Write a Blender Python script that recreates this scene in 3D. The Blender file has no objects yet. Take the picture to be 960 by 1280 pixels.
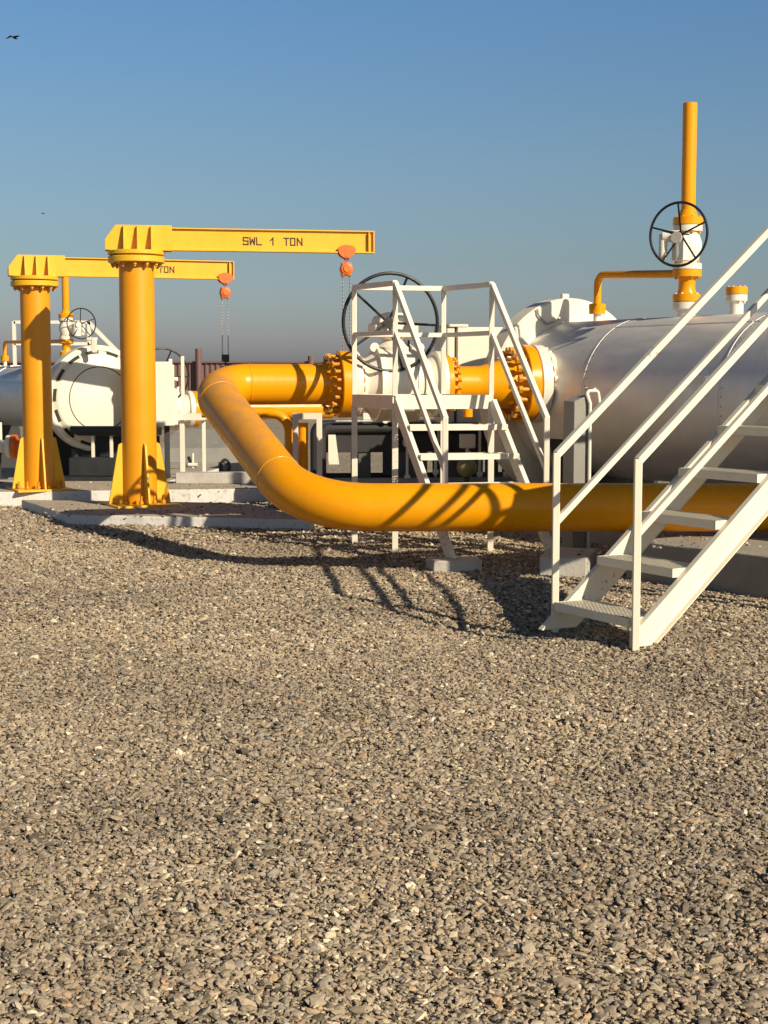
import bpy, math, random
import numpy as np
from mathutils import Vector, Matrix, noise
random.seed(7)
np.random.seed(7)
R = math.radians
PI = math.pi
sc = bpy.context.scene
col = sc.collection
V = Vector

# ------------------------------------------------------------------ materials
def nodes(name):
    m = bpy.data.materials.new(name)
    m.use_nodes = True
    nt = m.node_tree
    return m, nt, nt.nodes['Principled BSDF']

def N(nt, kind, **kw):
    n = nt.nodes.new(kind)
    for k, v in kw.items():
        setattr(n, k, v)
    return n

def ramp(nt, stops):
    r = nt.nodes.new('ShaderNodeValToRGB')
    e = r.color_ramp.elements
    while len(e) < len(stops):
        e.new(0.5)
    for i, (p, c) in enumerate(stops):
        e[i].position = p
        e[i].color = (*c, 1) if len(c) == 3 else c
    return r

def paint(name, rgb, rough=0.42, var=0.16, scale=5.0, dirt=(0.16, 0.12, 0.08), dirt_amt=0.35, metallic=0.0, bump=0.08, streak=True, chips=0.45, spec=0.5):
    m, nt, b = nodes(name)
    tc = N(nt, 'ShaderNodeTexCoord')
    mp = N(nt, 'ShaderNodeMapping')
    mp.inputs['Scale'].default_value = (1, 1, 0.35 if streak else 1)
    nt.links.new(tc.outputs['Object'], mp.inputs['Vector'])
    n1 = N(nt, 'ShaderNodeTexNoise')
    n1.inputs['Scale'].default_value = scale
    n1.inputs['Detail'].default_value = 6
    n1.inputs['Roughness'].default_value = 0.65
    nt.links.new(mp.outputs[0], n1.inputs['Vector'])
    r1 = ramp(nt, [(0.3, tuple(c * (1 - var) for c in rgb)), (0.7, rgb)])
    nt.links.new(n1.outputs['Fac'], r1.inputs[0])
    n2 = N(nt, 'ShaderNodeTexNoise')
    n2.inputs['Scale'].default_value = scale * 4.3
    n2.inputs['Detail'].default_value = 8
    n2.inputs['Roughness'].default_value = 0.7
    nt.links.new(mp.outputs[0], n2.inputs['Vector'])
    r2 = ramp(nt, [(0.60, (0, 0, 0)), (0.80, (dirt_amt,) * 3)])
    nt.links.new(n2.outputs['Fac'], r2.inputs[0])
    mx = N(nt, 'ShaderNodeMix', data_type='RGBA')
    nt.links.new(r2.outputs[0], mx.inputs[0])
    nt.links.new(r1.outputs[0], mx.inputs[6])
    mx.inputs[7].default_value = (*dirt, 1)
    n4 = N(nt, 'ShaderNodeTexNoise')
    n4.inputs['Scale'].default_value = 38
    n4.inputs['Detail'].default_value = 4
    nt.links.new(tc.outputs['Object'], n4.inputs['Vector'])
    n5 = N(nt, 'ShaderNodeTexNoise')
    n5.inputs['Scale'].default_value = 2.2
    nt.links.new(tc.outputs['Object'], n5.inputs['Vector'])
    m5 = N(nt, 'ShaderNodeMath', operation='MULTIPLY')
    nt.links.new(n4.outputs['Fac'], m5.inputs[0])
    nt.links.new(n5.outputs['Fac'], m5.inputs[1])
    r5 = ramp(nt, [(0.405, (0, 0, 0)), (0.435, (chips,) * 3)])
    nt.links.new(m5.outputs[0], r5.inputs[0])
    mc = N(nt, 'ShaderNodeMix', data_type='RGBA')
    nt.links.new(r5.outputs[0], mc.inputs[0])
    nt.links.new(mx.outputs[2], mc.inputs[6])
    mc.inputs[7].default_value = (0.10, 0.045, 0.02, 1)
    mx = mc
    nt.links.new(mx.outputs[2], b.inputs['Base Color'])
    r3 = ramp(nt, [(0.3, (rough - 0.08,) * 3), (0.7, (rough + 0.14,) * 3)])
    nt.links.new(n1.outputs['Fac'], r3.inputs[0])
    nt.links.new(r3.outputs[0], b.inputs['Roughness'])
    b.inputs['Metallic'].default_value = metallic
    b.inputs['Specular IOR Level'].default_value = spec
    if bump:
        bp = N(nt, 'ShaderNodeBump')
        bp.inputs['Strength'].default_value = bump
        bp.inputs['Distance'].default_value = 0.01
        nt.links.new(n2.outputs['Fac'], bp.inputs['Height'])
        nt.links.new(bp.outputs[0], b.inputs['Normal'])
    return m

M = {}
M['yellow'] = paint('yellow_paint', (0.87, 0.345, 0.003), 0.27, 0.05, spec=0.32, chips=0.15, dirt=(0.30, 0.17, 0.05), dirt_amt=0.25)
M['crane'] = paint('crane_yellow_paint', (0.86, 0.48, 0.022), 0.40, 0.10, dirt=(0.34, 0.20, 0.07), dirt_amt=0.25)
M['column'] = paint('column_yellow_paint', (0.87, 0.345, 0.004), 0.40, 0.12, 3.0, dirt=(0.34, 0.19, 0.06), dirt_amt=0.25)
M['white'] = paint('white_paint', (0.83, 0.775, 0.65), 0.42, 0.08, dirt=(0.30, 0.24, 0.17), dirt_amt=0.30)
M['cream'] = paint('cream_paint', (0.83, 0.765, 0.62), 0.38, 0.08, dirt=(0.34, 0.27, 0.18), dirt_amt=0.25)
M['black'] = paint('black_paint', (0.012, 0.014, 0.014), 0.42, 0.3, dirt=(0.06, 0.05, 0.04), dirt_amt=0.4)
M['dark'] = paint('dark_steel', (0.030, 0.031, 0.034), 0.6, 0.3, dirt=(0.07, 0.05, 0.04), dirt_amt=0.5)
M['midgrey'] = paint('mid_grey_steel', (0.10, 0.10, 0.10), 0.6, 0.3, dirt=(0.16, 0.12, 0.09), dirt_amt=0.5)
M['grey'] = paint('grey_paint', (0.30, 0.29, 0.26), 0.6, 0.2, dirt=(0.16, 0.12, 0.09), dirt_amt=0.5)
M['orange'] = paint('orange_paint', (0.80, 0.17, 0.025), 0.45, 0.15, 14, dirt=(0.2, 0.07, 0.03), dirt_amt=0.4)
M['zinc'] = paint('galvanised_steel', (0.50, 0.51, 0.52), 0.42, 0.2, 14, metallic=0.9, dirt_amt=0.2)
M['bolt'] = paint('yellow_bolt_paint', (0.70, 0.31, 0.012), 0.36, 0.3, 20, dirt=(0.10, 0.06, 0.02), dirt_amt=0.7)
M['letter'] = paint('brown_stencil_paint', (0.055, 0.02, 0.008), 0.6, 0.3, 30, dirt=(0.5, 0.28, 0.04), dirt_amt=0.6)
M['maroon'] = paint('maroon_sheet', (0.19, 0.105, 0.095), 0.6, 0.25, 0.8, dirt=(0.2, 0.13, 0.1), dirt_amt=0.4)
M['olive'] = paint('olive_paint', (0.23, 0.22, 0.09), 0.35, 0.2, 10)
M['bird'] = paint('dark_feathers', (0.01, 0.01, 0.012), 0.8, 0.3, 30, bump=0)

def pipe_paint():
    m = M['yellow'].copy()
    m.name = 'dusty_yellow_paint'
    nt = m.node_tree
    b = nt.nodes['Principled BSDF']
    src = b.inputs['Base Color'].links[0].from_socket
    rs = b.inputs['Roughness'].links[0].from_socket
    g = N(nt, 'ShaderNodeNewGeometry')
    sx = N(nt, 'ShaderNodeSeparateXYZ')
    nt.links.new(g.outputs['Normal'], sx.inputs[0])
    mr = N(nt, 'ShaderNodeMapRange', interpolation_type='SMOOTHSTEP')
    mr.inputs[1].default_value = 0.0
    mr.inputs[2].default_value = 0.75
    nt.links.new(sx.outputs['Z'], mr.inputs[0])
    sp = N(nt, 'ShaderNodeSeparateXYZ')
    nt.links.new(g.outputs['Position'], sp.inputs[0])
    zx = N(nt, 'ShaderNodeMapRange', interpolation_type='SMOOTHSTEP')   # dust settled on the sloping length
    zx.inputs[1].default_value = -0.80
    zx.inputs[2].default_value = -1.15
    nt.links.new(sp.outputs['X'], zx.inputs[0])
    yx = N(nt, 'ShaderNodeMapRange', interpolation_type='SMOOTHSTEP')
    yx.inputs[1].default_value = 14.15
    yx.inputs[2].default_value = 13.85
    nt.links.new(sp.outputs['Y'], yx.inputs[0])
    no = N(nt, 'ShaderNodeTexNoise')
    no.inputs['Scale'].default_value = 6
    no.inputs['Detail'].default_value = 8
    nt.links.new(g.outputs['Position'], no.inputs['Vector'])
    nr = N(nt, 'ShaderNodeMapRange')
    nr.inputs[1].default_value = 0.3
    nr.inputs[2].default_value = 0.7
    nr.inputs[3].default_value = 0.35
    nr.inputs[4].default_value = 0.95
    nt.links.new(no.outputs['Fac'], nr.inputs[0])
    cur = mr.outputs[0]
    for o in (zx, yx, nr):
        mu = N(nt, 'ShaderNodeMath', operation='MULTIPLY')
        nt.links.new(cur, mu.inputs[0])
        nt.links.new(o.outputs[0], mu.inputs[1])
        cur = mu.outputs[0]
    mu = N(nt, 'ShaderNodeMath', operation='MULTIPLY')
    nt.links.new(cur, mu.inputs[0])
    mu.inputs[1].default_value = 0.8
    mx = N(nt, 'ShaderNodeMix', data_type='RGBA')
    nt.links.new(mu.outputs[0], mx.inputs[0])
    nt.links.new(src, mx.inputs[6])
    mx.inputs[7].default_value = (0.36, 0.20, 0.085, 1)
    nt.links.new(mx.outputs[2], b.inputs['Base Color'])
    mm = N(nt, 'ShaderNodeMix', data_type='FLOAT')
    nt.links.new(mu.outputs[0], mm.inputs[0])
    nt.links.new(rs, mm.inputs[2])
    mm.inputs[3].default_value = 0.85
    nt.links.new(mm.outputs[0], b.inputs['Roughness'])
    return m
M['pipe'] = pipe_paint()

def aluminium():
    m, nt, b = nodes('aluminium_cladding')
    tc = N(nt, 'ShaderNodeTexCoord')
    mp = N(nt, 'ShaderNodeMapping')
    mp.inputs['Scale'].default_value = (0.5, 1.3, 1.3)
    nt.links.new(tc.outputs['Object'], mp.inputs[0])
    n1 = N(nt, 'ShaderNodeTexNoise')
    n1.inputs['Scale'].default_value = 1.6
    n1.inputs['Detail'].default_value = 5
    nt.links.new(mp.outputs[0], n1.inputs['Vector'])
    r = ramp(nt, [(0.3, (0.74, 0.725, 0.69)), (0.72, (0.86, 0.845, 0.81))])
    nt.links.new(n1.outputs['Fac'], r.inputs[0])
    ms = N(nt, 'ShaderNodeMapping')          # rain streaks run round the shell
    ms.inputs['Scale'].default_value = (14, 0.6, 0.6)
    nt.links.new(tc.outputs['Object'], ms.inputs[0])
    n3 = N(nt, 'ShaderNodeTexNoise')
    n3.inputs['Scale'].default_value = 1.0
    n3.inputs['Detail'].default_value = 5
    nt.links.new(ms.outputs[0], n3.inputs['Vector'])
    r3 = ramp(nt, [(0.35, (0.78, 0.76, 0.72)), (0.6, (1, 1, 1))])
    nt.links.new(n3.outputs['Fac'], r3.inputs[0])
    mx = N(nt, 'ShaderNodeMix', data_type='RGBA', blend_type='MULTIPLY')
    mx.inputs[0].default_value = 0.15
    nt.links.new(r.outputs[0], mx.inputs[6])
    nt.links.new(r3.outputs[0], mx.inputs[7])
    nt.links.new(mx.outputs[2], b.inputs['Base Color'])
    n2 = N(nt, 'ShaderNodeTexNoise')
    n2.inputs['Scale'].default_value = 7
    n2.inputs['Detail'].default_value = 7
    nt.links.new(mp.outputs[0], n2.inputs['Vector'])
    r2 = ramp(nt, [(0.3, (0.46,) * 3), (0.7, (0.62,) * 3)])
    nt.links.new(n2.outputs['Fac'], r2.inputs[0])
    nt.links.new(r2.outputs[0], b.inputs['Roughness'])
    b.inputs['Metallic'].default_value = 0.50
    bp = N(nt, 'ShaderNodeBump')
    bp.inputs['Strength'].default_value = 0.3
    bp.inputs['Distance'].default_value = 0.04
    nt.links.new(n1.outputs['Fac'], bp.inputs['Height'])
    nt.links.new(bp.outputs[0], b.inputs['Normal'])
    return m
M['alu'] = aluminium()

def concrete(name, c0, c1, white_side=False, wcol=(0.68, 0.66, 0.62)):
    m, nt, b = nodes(name)
    g = N(nt, 'ShaderNodeNewGeometry')
    n1 = N(nt, 'ShaderNodeTexNoise')
    n1.inputs['Scale'].default_value = 3.5
    n1.inputs['Detail'].default_value = 9
    n1.inputs['Roughness'].default_value = 0.7
    nt.links.new(g.outputs['Position'], n1.inputs['Vector'])
    r = ramp(nt, [(0.3, c0), (0.7, c1)])
    nt.links.new(n1.outputs['Fac'], r.inputs[0])
    cur = r.outputs[0]
    n2 = N(nt, 'ShaderNodeTexNoise')
    n2.inputs['Scale'].default_value = 22
    n2.inputs['Detail'].default_value = 6
    nt.links.new(g.outputs['Position'], n2.inputs['Vector'])
    if white_side:          # the edges are whitewashed: lime paint on the vertical faces
        sx = N(nt, 'ShaderNodeSeparateXYZ')
        nt.links.new(g.outputs['True Normal'], sx.inputs[0])
        ab = N(nt, 'ShaderNodeMath', operation='ABSOLUTE')
        nt.links.new(sx.outputs['Z'], ab.inputs[0])
        lt = N(nt, 'ShaderNodeMath', operation='LESS_THAN')
        nt.links.new(ab.outputs[0], lt.inputs[0])
        lt.inputs[1].default_value = 0.7
        wr = ramp(nt, [(0.30, tuple(c * 0.72 for c in wcol)), (0.45, wcol)])
        nt.links.new(n2.outputs['Fac'], wr.inputs[0])
        mx = N(nt, 'ShaderNodeMix', data_type='RGBA')
        nt.links.new(lt.outputs[0], mx.inputs[0])
        nt.links.new(cur, mx.inputs[6])
        nt.links.new(wr.outputs[0], mx.inputs[7])
        cur = mx.outputs[2]
    nt.links.new(cur, b.inputs['Base Color'])
    b.inputs['Roughness'].default_value = 0.9
    bp = N(nt, 'ShaderNodeBump')
    bp.inputs['Strength'].default_value = 0.5
    bp.inputs['Distance'].default_value = 0.012
    nt.links.new(n2.outputs['Fac'], bp.inputs['Height'])
    nt.links.new(bp.outputs[0], b.inputs['Normal'])
    return m
M['pad'] = concrete('whitewashed_concrete', (0.34, 0.285, 0.22), (0.48, 0.41, 0.325), True)
M['plinth'] = concrete('plain_concrete', (0.27, 0.24, 0.205), (0.39, 0.35, 0.295))
M['block'] = concrete('pale_concrete', (0.40, 0.37, 0.33), (0.56, 0.53, 0.48))

# ------------------------------------------------------------------ mesh builder
class MB:
    def __init__(s):
        s.v = []
        s.f = []
    def add(s, vs, fs):
        o = len(s.v)
        s.v += [tuple(p) for p in vs]
        s.f += [tuple(i + o for i in f) for f in fs]
        return s
    def box(s, c, size, rz=0.0, mat=None):
        hx, hy, hz = (q / 2 for q in size)
        vs = [V((x, y, z)) for x in (-hx, hx) for y in (-hy, hy) for z in (-hz, hz)]
        m = mat if mat else Matrix.Rotation(rz, 3, 'Z')
        vs = [m @ p + V(c) for p in vs]
        return s.add(vs, [(0, 1, 3, 2), (4, 6, 7, 5), (0, 4, 5, 1), (2, 3, 7, 6), (0, 2, 6, 4), (1, 5, 7, 3)])
    def bar(s, p, q, w, h, up=(0, 0, 1)):
        p, q = V(p), V(q)
        d = (q - p)
        L = d.length
        d.normalize()
        up = V(up)
        if abs(d.dot(up)) > 0.98:
            up = V((1, 0, 0))
        sd = d.cross(up).normalized()
        u = sd.cross(d).normalized()
        m = Matrix((d, sd, u)).transposed()
        return s.box((p + q) / 2, (L, w, h), mat=m)
    def lathe(s, prof, org, axis, n=32, caps=True):
        a = V(axis).normalized()
        t = V((0, 0, 1)) if abs(a.z) < 0.9 else V((1, 0, 0))
        e1 = a.cross(t).normalized()
        e2 = a.cross(e1).normalized()
        o = V(org)
        vs = []
        for (d, r) in prof:
            for k in range(n):
                th = 2 * PI * k / n
                vs.append(o + a * d + (e1 * math.cos(th) + e2 * math.sin(th)) * r)
        fs = []
        for i in range(len(prof) - 1):
            for k in range(n):
                k2 = (k + 1) % n
                fs.append((i * n + k, i * n + k2, (i + 1) * n + k2, (i + 1) * n + k))
        if caps:
            fs.append(tuple(range(n - 1, -1, -1)))
            fs.append(tuple((len(prof) - 1) * n + k for k in range(n)))
        return s.add(vs, fs)
    def cyl(s, p, q, r, r2=None, n=20):
        p, q = V(p), V(q)
        d = q - p
        return s.lathe([(0, r), (d.length, r if r2 is None else r2)], p, d, n)
    def tube(s, pts, r, n=16, closed=False):
        pts = [V(p) for p in pts]
        m = len(pts)
        tang = []
        for i in range(m):
            if closed:
                d = pts[(i + 1) % m] - pts[i - 1]
            else:
                d = pts[min(i + 1, m - 1)] - pts[max(i - 1, 0)]
            tang.append(d.normalized())
        t0 = tang[0]
        ref = V((0, 0, 1)) if abs(t0.z) < 0.9 else V((1, 0, 0))
        e1 = t0.cross(ref).normalized()
        vs = []
        for i in range(m):
            t = tang[i]
            e1 = (e1 - t * e1.dot(t)).normalized()
            e2 = t.cross(e1)
            for k in range(n):
                a = 2 * PI * k / n
                vs.append(pts[i] + (e1 * math.cos(a) + e2 * math.sin(a)) * r)
        fs = []
        for i in range(m if closed else m - 1):
            j = (i + 1) % m
            for k in range(n):
                k2 = (k + 1) % n
                fs.append((i * n + k, i * n + k2, j * n + k2, j * n + k))
        if not closed:
            fs.append(tuple(range(n - 1, -1, -1)))
            fs.append(tuple((m - 1) * n + k for k in range(n)))
        return s.add(vs, fs)
    def prism(s, poly, h, mat=None):
        """polygon in local xy, extruded from z=0 to z=h, placed by a 4x4 matrix"""
        mat = mat or Matrix()
        n = len(poly)
        vs = [mat @ V((x, y, 0)) for x, y in poly] + [mat @ V((x, y, h)) for x, y in poly]
        fs = [tuple(range(n - 1, -1, -1)), tuple(range(n, 2 * n))]
        for i in range(n):
            j = (i + 1) % n
            fs.append((i, j, n + j, n + i))
        return s.add(vs, fs)
    def mesh(s, name, smooth=35):
        me = bpy.data.meshes.new(name)
        me.from_pydata(s.v, [], s.f)
        import bmesh
        bm = bmesh.new()
        bm.from_mesh(me)
        bmesh.ops.recalc_face_normals(bm, faces=bm.faces)
        bm.to_mesh(me)
        bm.free()
        if smooth:
            me.polygons.foreach_set('use_smooth', [True] * len(me.polygons))
            me.set_sharp_from_angle(angle=R(smooth))
        return me

WM = {}
def thing(name, label, cat, loc=(0, 0, 0), rz=0.0, group=None):
    o = bpy.data.objects.new(name, None)
    col.objects.link(o)
    o.location = loc
    o.rotation_euler = (0, 0, rz)
    o.empty_display_size = 0.2
    WM[o] = Matrix.Translation(V(loc)) @ Matrix.Rotation(rz, 4, 'Z')
    tag(o, label, cat, group)
    return o
def tag(o, label, cat, group=None):
    o['label'] = label
    o['category'] = cat
    if group:
        o['group'] = group
    return o
def obj(name, mb, mat, parent=None, world=False, bevel=0, smooth=35, label=None):
    me = mb if isinstance(mb, bpy.types.Mesh) else mb.mesh(name, smooth)
    if not me.materials:
        me.materials.append(M[mat])
    if parent is not None and world:
        me.transform(WM[parent].inverted())
    o = bpy.data.objects.new(name, me)
    col.objects.link(o)
    WM[o] = Matrix()
    if parent is not None:
        o.parent = parent
        WM[o] = WM[parent].copy()
    if bevel:
        b = o.modifiers.new('Bevel', 'BEVEL')
        b.width = bevel
        b.segments = 2
        b.limit_method = 'ANGLE'
        b.angle_limit = R(40)
    if label:
        o['label'] = label
    return o
def place(name, me, parent, matrix):
    """a shared mesh put at a matrix in the thing's own space"""
    o = bpy.data.objects.new(name, me)
    col.objects.link(o)
    if parent is not None:
        o.parent = parent
    o.matrix_local = matrix
    return o
def copy_tree(o, parent=None):
    c = o.copy()
    col.objects.link(c)
    if parent is not None:
        c.parent = parent
    for ch in o.children:
        copy_tree(ch, c)
    return c
def axis_matrix(org, d, up=(0, 0, 1)):
    d = V(d).normalized()
    u = V(up)
    if abs(d.dot(u)) > 0.98:
        u = V((1, 0, 0))
    y = u.cross(d).normalized()
    z = d.cross(y)
    m = Matrix((d, y, z)).transposed().to_4x4()
    m.translation = V(org)
    return m
def fillet(pts, rad, seg=10):
    out = [V(pts[0])]
    for i in range(1, len(pts) - 1):
        a, b, c = V(pts[i - 1]), V(pts[i]), V(pts[i + 1])
        r = rad[i - 1] if isinstance(rad, (list, tuple)) else rad
        u = (a - b).normalized()
        w = (c - b).normalized()
        ang = u.angle(w)
        t = r / math.tan(ang / 2)
        bis = (u + w).normalized()
        cen = b + bis * (r / math.sin(ang / 2))
        p0, p1 = b + u * t, b + w * t
        e1 = (p0 - cen)
        e2 = (p1 - cen)
        tot = e1.angle(e2)
        for k in range(seg + 1):
            f = k / seg
            q = (e1 * math.sin((1 - f) * tot) + e2 * math.sin(f * tot)) / math.sin(tot)
            out.append(cen + q)
    out.append(V(pts[-1]))
    return out

_bolt = {}
def bolt_mesh(mat, r, L):
    k = (mat, r, L)
    if k not in _bolt:
        mb = MB()
        mb.lathe([(-L / 2 - 0.02, r * 0.55), (L / 2 + 0.02, r * 0.55)], (0, 0, 0), (1, 0, 0), 8)
        mb.lathe([(-L / 2 + 0.0, r), (-L / 2 + r * 1.0, r)], (-r * 0.9, 0, 0), (1, 0, 0), 6)
        mb.lathe([(L / 2 - r * 1.0, r), (L / 2, r)], (r * 0.9, 0, 0), (1, 0, 0), 6)
        me = mb.mesh('stud_bolt')
        me.materials.append(M[mat])
        _bolt[k] = me
    return _bolt[k]
def bolts(parent, org, d, n, circle, mat, r, L, off=0.5):
    m0 = axis_matrix(org, d)
    me = bolt_mesh(mat, r, L)
    for k in range(n):
        a = 2 * PI * (k + off) / n
        place('stud_bolt', me, parent, m0 @ Matrix.Translation((0, circle * math.cos(a), circle * math.sin(a))))

def handwheel(parent, c, nrm, rad, tube_r, spokes=5, dish=0.06, rot=0.0, mat='black', shaft=0.0):
    m0 = axis_matrix(c, nrm)
    mb = MB()
    mb.tube([m0 @ V((0, rad * math.cos(2 * PI * k / 56), rad * math.sin(2 * PI * k / 56))) for k in range(56)], tube_r, 10, closed=True)
    mb.lathe([(-dish - 0.03, 0.035 * rad / 0.4), (-dish + 0.03, 0.045 * rad / 0.4)], c, nrm, 16)
    if shaft:
        mb.lathe([(-dish - shaft, 0.022), (-dish, 0.022)], c, nrm, 12)
    w = obj('handwheel', mb, mat, parent)
    sm = MB()
    sm.cyl((-dish, 0.02, 0), (0, rad, 0), tube_r * 0.72, n=8)
    me = sm.mesh('spoke')
    me.materials.append(M[mat])
    for k in range(spokes):
        place('spoke', me, w, m0 @ Matrix.Rotation(rot + 2 * PI * k / spokes, 4, 'X'))
    return w

# ------------------------------------------------------------------ camera, light, sky
F, PITCH = 1840.0, math.atan(170 / 1840)
cam = bpy.data.cameras.new('camera')
cam.sensor_fit = 'HORIZONTAL'
cam.sensor_width = 36
cam.lens = 36 * F / 960
cam.clip_start = 0.1
cam.clip_end = 4000
co = bpy.data.objects.new('camera', cam)
col.objects.link(co)
co.location = (0, 0, 1.6)
co.rotation_euler = (PI / 2 - PITCH, 0, 0)
sc.camera = co

SUN_AZ, SUN_EL = R(43.5), R(28.6)
to_sun = V((math.sin(SUN_AZ) * math.cos(SUN_EL), -math.cos(SUN_AZ) * math.cos(SUN_EL), math.sin(SUN_EL)))
sl = bpy.data.lights.new('sun', 'SUN')
sl.energy = 5.0
sl.angle = R(0.53)
sl.color = (1.0, 0.87, 0.66)
so = bpy.data.objects.new('sun', sl)
col.objects.link(so)
so.rotation_euler = to_sun.to_track_quat('Z', 'Y').to_euler()
so.location = (8, -10, 12)

w = bpy.data.worlds.new('World')
sc.world = w
w.use_nodes = True
nt = w.node_tree
bg = nt.nodes['Background']
sky = nt.nodes.new('ShaderNodeTexSky')
sky.sky_type = 'NISHITA'
sky.sun_disc = False
sky.sun_elevation = SUN_EL
sky.sun_rotation = PI - SUN_AZ
sky.air_density = 1.0
sky.dust_density = 1.5
sky.ozone_density = 1.6
sky.altitude = 100
tc_ = N(nt, 'ShaderNodeTexCoord')
sz_ = N(nt, 'ShaderNodeSeparateXYZ')
nt.links.new(tc_.outputs['Generated'], sz_.inputs[0])
hz_ = ramp(nt, [(0.0, (1.15, 1.13, 1.42)), (0.022, (1.15, 1.13, 1.42)), (0.076, (1.02, 1.10, 1.20)), (0.145, (1.04, 1.22, 1.34)), (0.243, (0.93, 1.32, 1.60)), (0.40, (0.36, 0.46, 0.60))])
nt.links.new(sz_.outputs['Z'], hz_.inputs[0])
mx_ = N(nt, 'ShaderNodeMix', data_type='RGBA', blend_type='MULTIPLY')     # desert haze: greyer low down, clear blue above
mx_.inputs[0].default_value = 1
nt.links.new(sky.outputs[0], mx_.inputs[6])
nt.links.new(hz_.outputs[0], mx_.inputs[7])
nt.links.new(mx_.outputs[2], bg.inputs[0])
bg.inputs[1].default_value = 0.0565
vs = sc.view_settings
vs.view_transform = 'Standard'
vs.look = 'None'
vs.exposure = 0.2
vs.gamma = 1
vs.use_curve_mapping = False

# ------------------------------------------------------------------ ground and gravel
def ground_material():
    m, nt, b = nodes('gravel_ground')
    g = N(nt, 'ShaderNodeNewGeometry')
    vo = N(nt, 'ShaderNodeTexVoronoi')
    vo.inputs['Scale'].default_value = 34
    nt.links.new(g.outputs['Position'], vo.inputs['Vector'])
    sx = N(nt, 'ShaderNodeSeparateColor')
    nt.links.new(vo.outputs['Color'], sx.inputs[0])
    r = ramp(nt, [(0.0, (0.20, 0.165, 0.125)), (0.35, (0.40, 0.335, 0.24)), (0.8, (0.52, 0.435, 0.31)), (1.0, (0.70, 0.61, 0.45))])
    nt.links.new(sx.outputs[0], r.inputs[0])
    dr = ramp(nt, [(0.34, (1, 1, 1)), (0.70, (0.40, 0.40, 0.40))])
    nt.links.new(vo.outputs['Distance'], dr.inputs[0])
    mx = N(nt, 'ShaderNodeMix', data_type='RGBA', blend_type='MULTIPLY')
    mx.inputs[0].default_value = 1
    nt.links.new(r.outputs[0], mx.inputs[6])
    nt.links.new(dr.outputs[0], mx.inputs[7])
    n1 = N(nt, 'ShaderNodeTexNoise')
    n1.inputs['Scale'].default_value = 0.5
    n1.inputs['Detail'].default_value = 5
    nt.links.new(g.outputs['Position'], n1.inputs['Vector'])
    r2 = ramp(nt, [(0.3, (0.82, 0.82, 0.84)), (0.7, (1.08, 1.04, 0.98))])
    nt.links.new(n1.outputs['Fac'], r2.inputs[0])
    m2 = N(nt, 'ShaderNodeMix', data_type='RGBA', blend_type='MULTIPLY')
    m2.inputs[0].default_value = 1
    nt.links.new(mx.outputs[2], m2.inputs[6])
    nt.links.new(r2.outputs[0], m2.inputs[7])
    nt.links.new(m2.outputs[2], b.inputs['Base Color'])
    b.inputs['Roughness'].default_value = 0.95
    bp = N(nt, 'ShaderNodeBump', invert=True)
    bp.inputs['Strength'].default_value = 0.55
    bp.inputs['Distance'].default_value = 0.025
    nt.links.new(vo.outputs['Distance'], bp.inputs['Height'])
    nt.links.new(bp.outputs[0], b.inputs['Normal'])
    return m
M['ground'] = ground_material()

def pebble_material():
    m, nt, b = nodes('pebble_stone')
    oi = N(nt, 'ShaderNodeObjectInfo')
    r = ramp(nt, [(0.0, (0.10, 0.085, 0.066)), (0.07, (0.20, 0.168, 0.122)), (0.16, (0.32, 0.268, 0.192)), (0.32, (0.41, 0.338, 0.233)), (0.48, (0.47, 0.39, 0.268)),
                  (0.60, (0.38, 0.345, 0.28)), (0.70, (0.52, 0.43, 0.295)), (0.79, (0.30, 0.29, 0.262)), (0.83, (0.53, 0.36, 0.205)), (0.88, (0.47, 0.39, 0.27)), (0.93, (0.64, 0.55, 0.385)), (1.0, (0.84, 0.76, 0.57))])
    nt.links.new(oi.outputs['Random'], r.inputs[0])
    g = N(nt, 'ShaderNodeNewGeometry')
    n1 = N(nt, 'ShaderNodeTexNoise')
    n1.inputs['Scale'].default_value = 90
    n1.inputs['Detail'].default_value = 4
    nt.links.new(g.outputs['Position'], n1.inputs['Vector'])
    r1 = ramp(nt, [(0.3, (0.80, 0.80, 0.80)), (0.7, (1.08, 1.07, 1.05))])
    nt.links.new(n1.outputs['Fac'], r1.inputs[0])
    n2 = N(nt, 'ShaderNodeTexNoise')
    n2.inputs['Scale'].default_value = 0.42
    n2.inputs['Detail'].default_value = 6
    nt.links.new(g.outputs['Position'], n2.inputs['Vector'])
    r2 = ramp(nt, [(0.36, (0.73, 0.70, 0.72)), (0.64, (1.09, 1.045, 1.03))])
    nt.links.new(n2.outputs['Fac'], r2.inputs[0])
    cur = r.outputs[0]
    for q in (r1, r2):
        mx = N(nt, 'ShaderNodeMix', data_type='RGBA', blend_type='MULTIPLY')
        mx.inputs[0].default_value = 1
        nt.links.new(cur, mx.inputs[6])
        nt.links.new(q.outputs[0], mx.inputs[7])
        cur = mx.outputs[2]
    nt.links.new(cur, b.inputs['Base Color'])
    b.inputs['Roughness'].default_value = 0.85
    return m
M['pebble'] = pebble_material()

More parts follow.
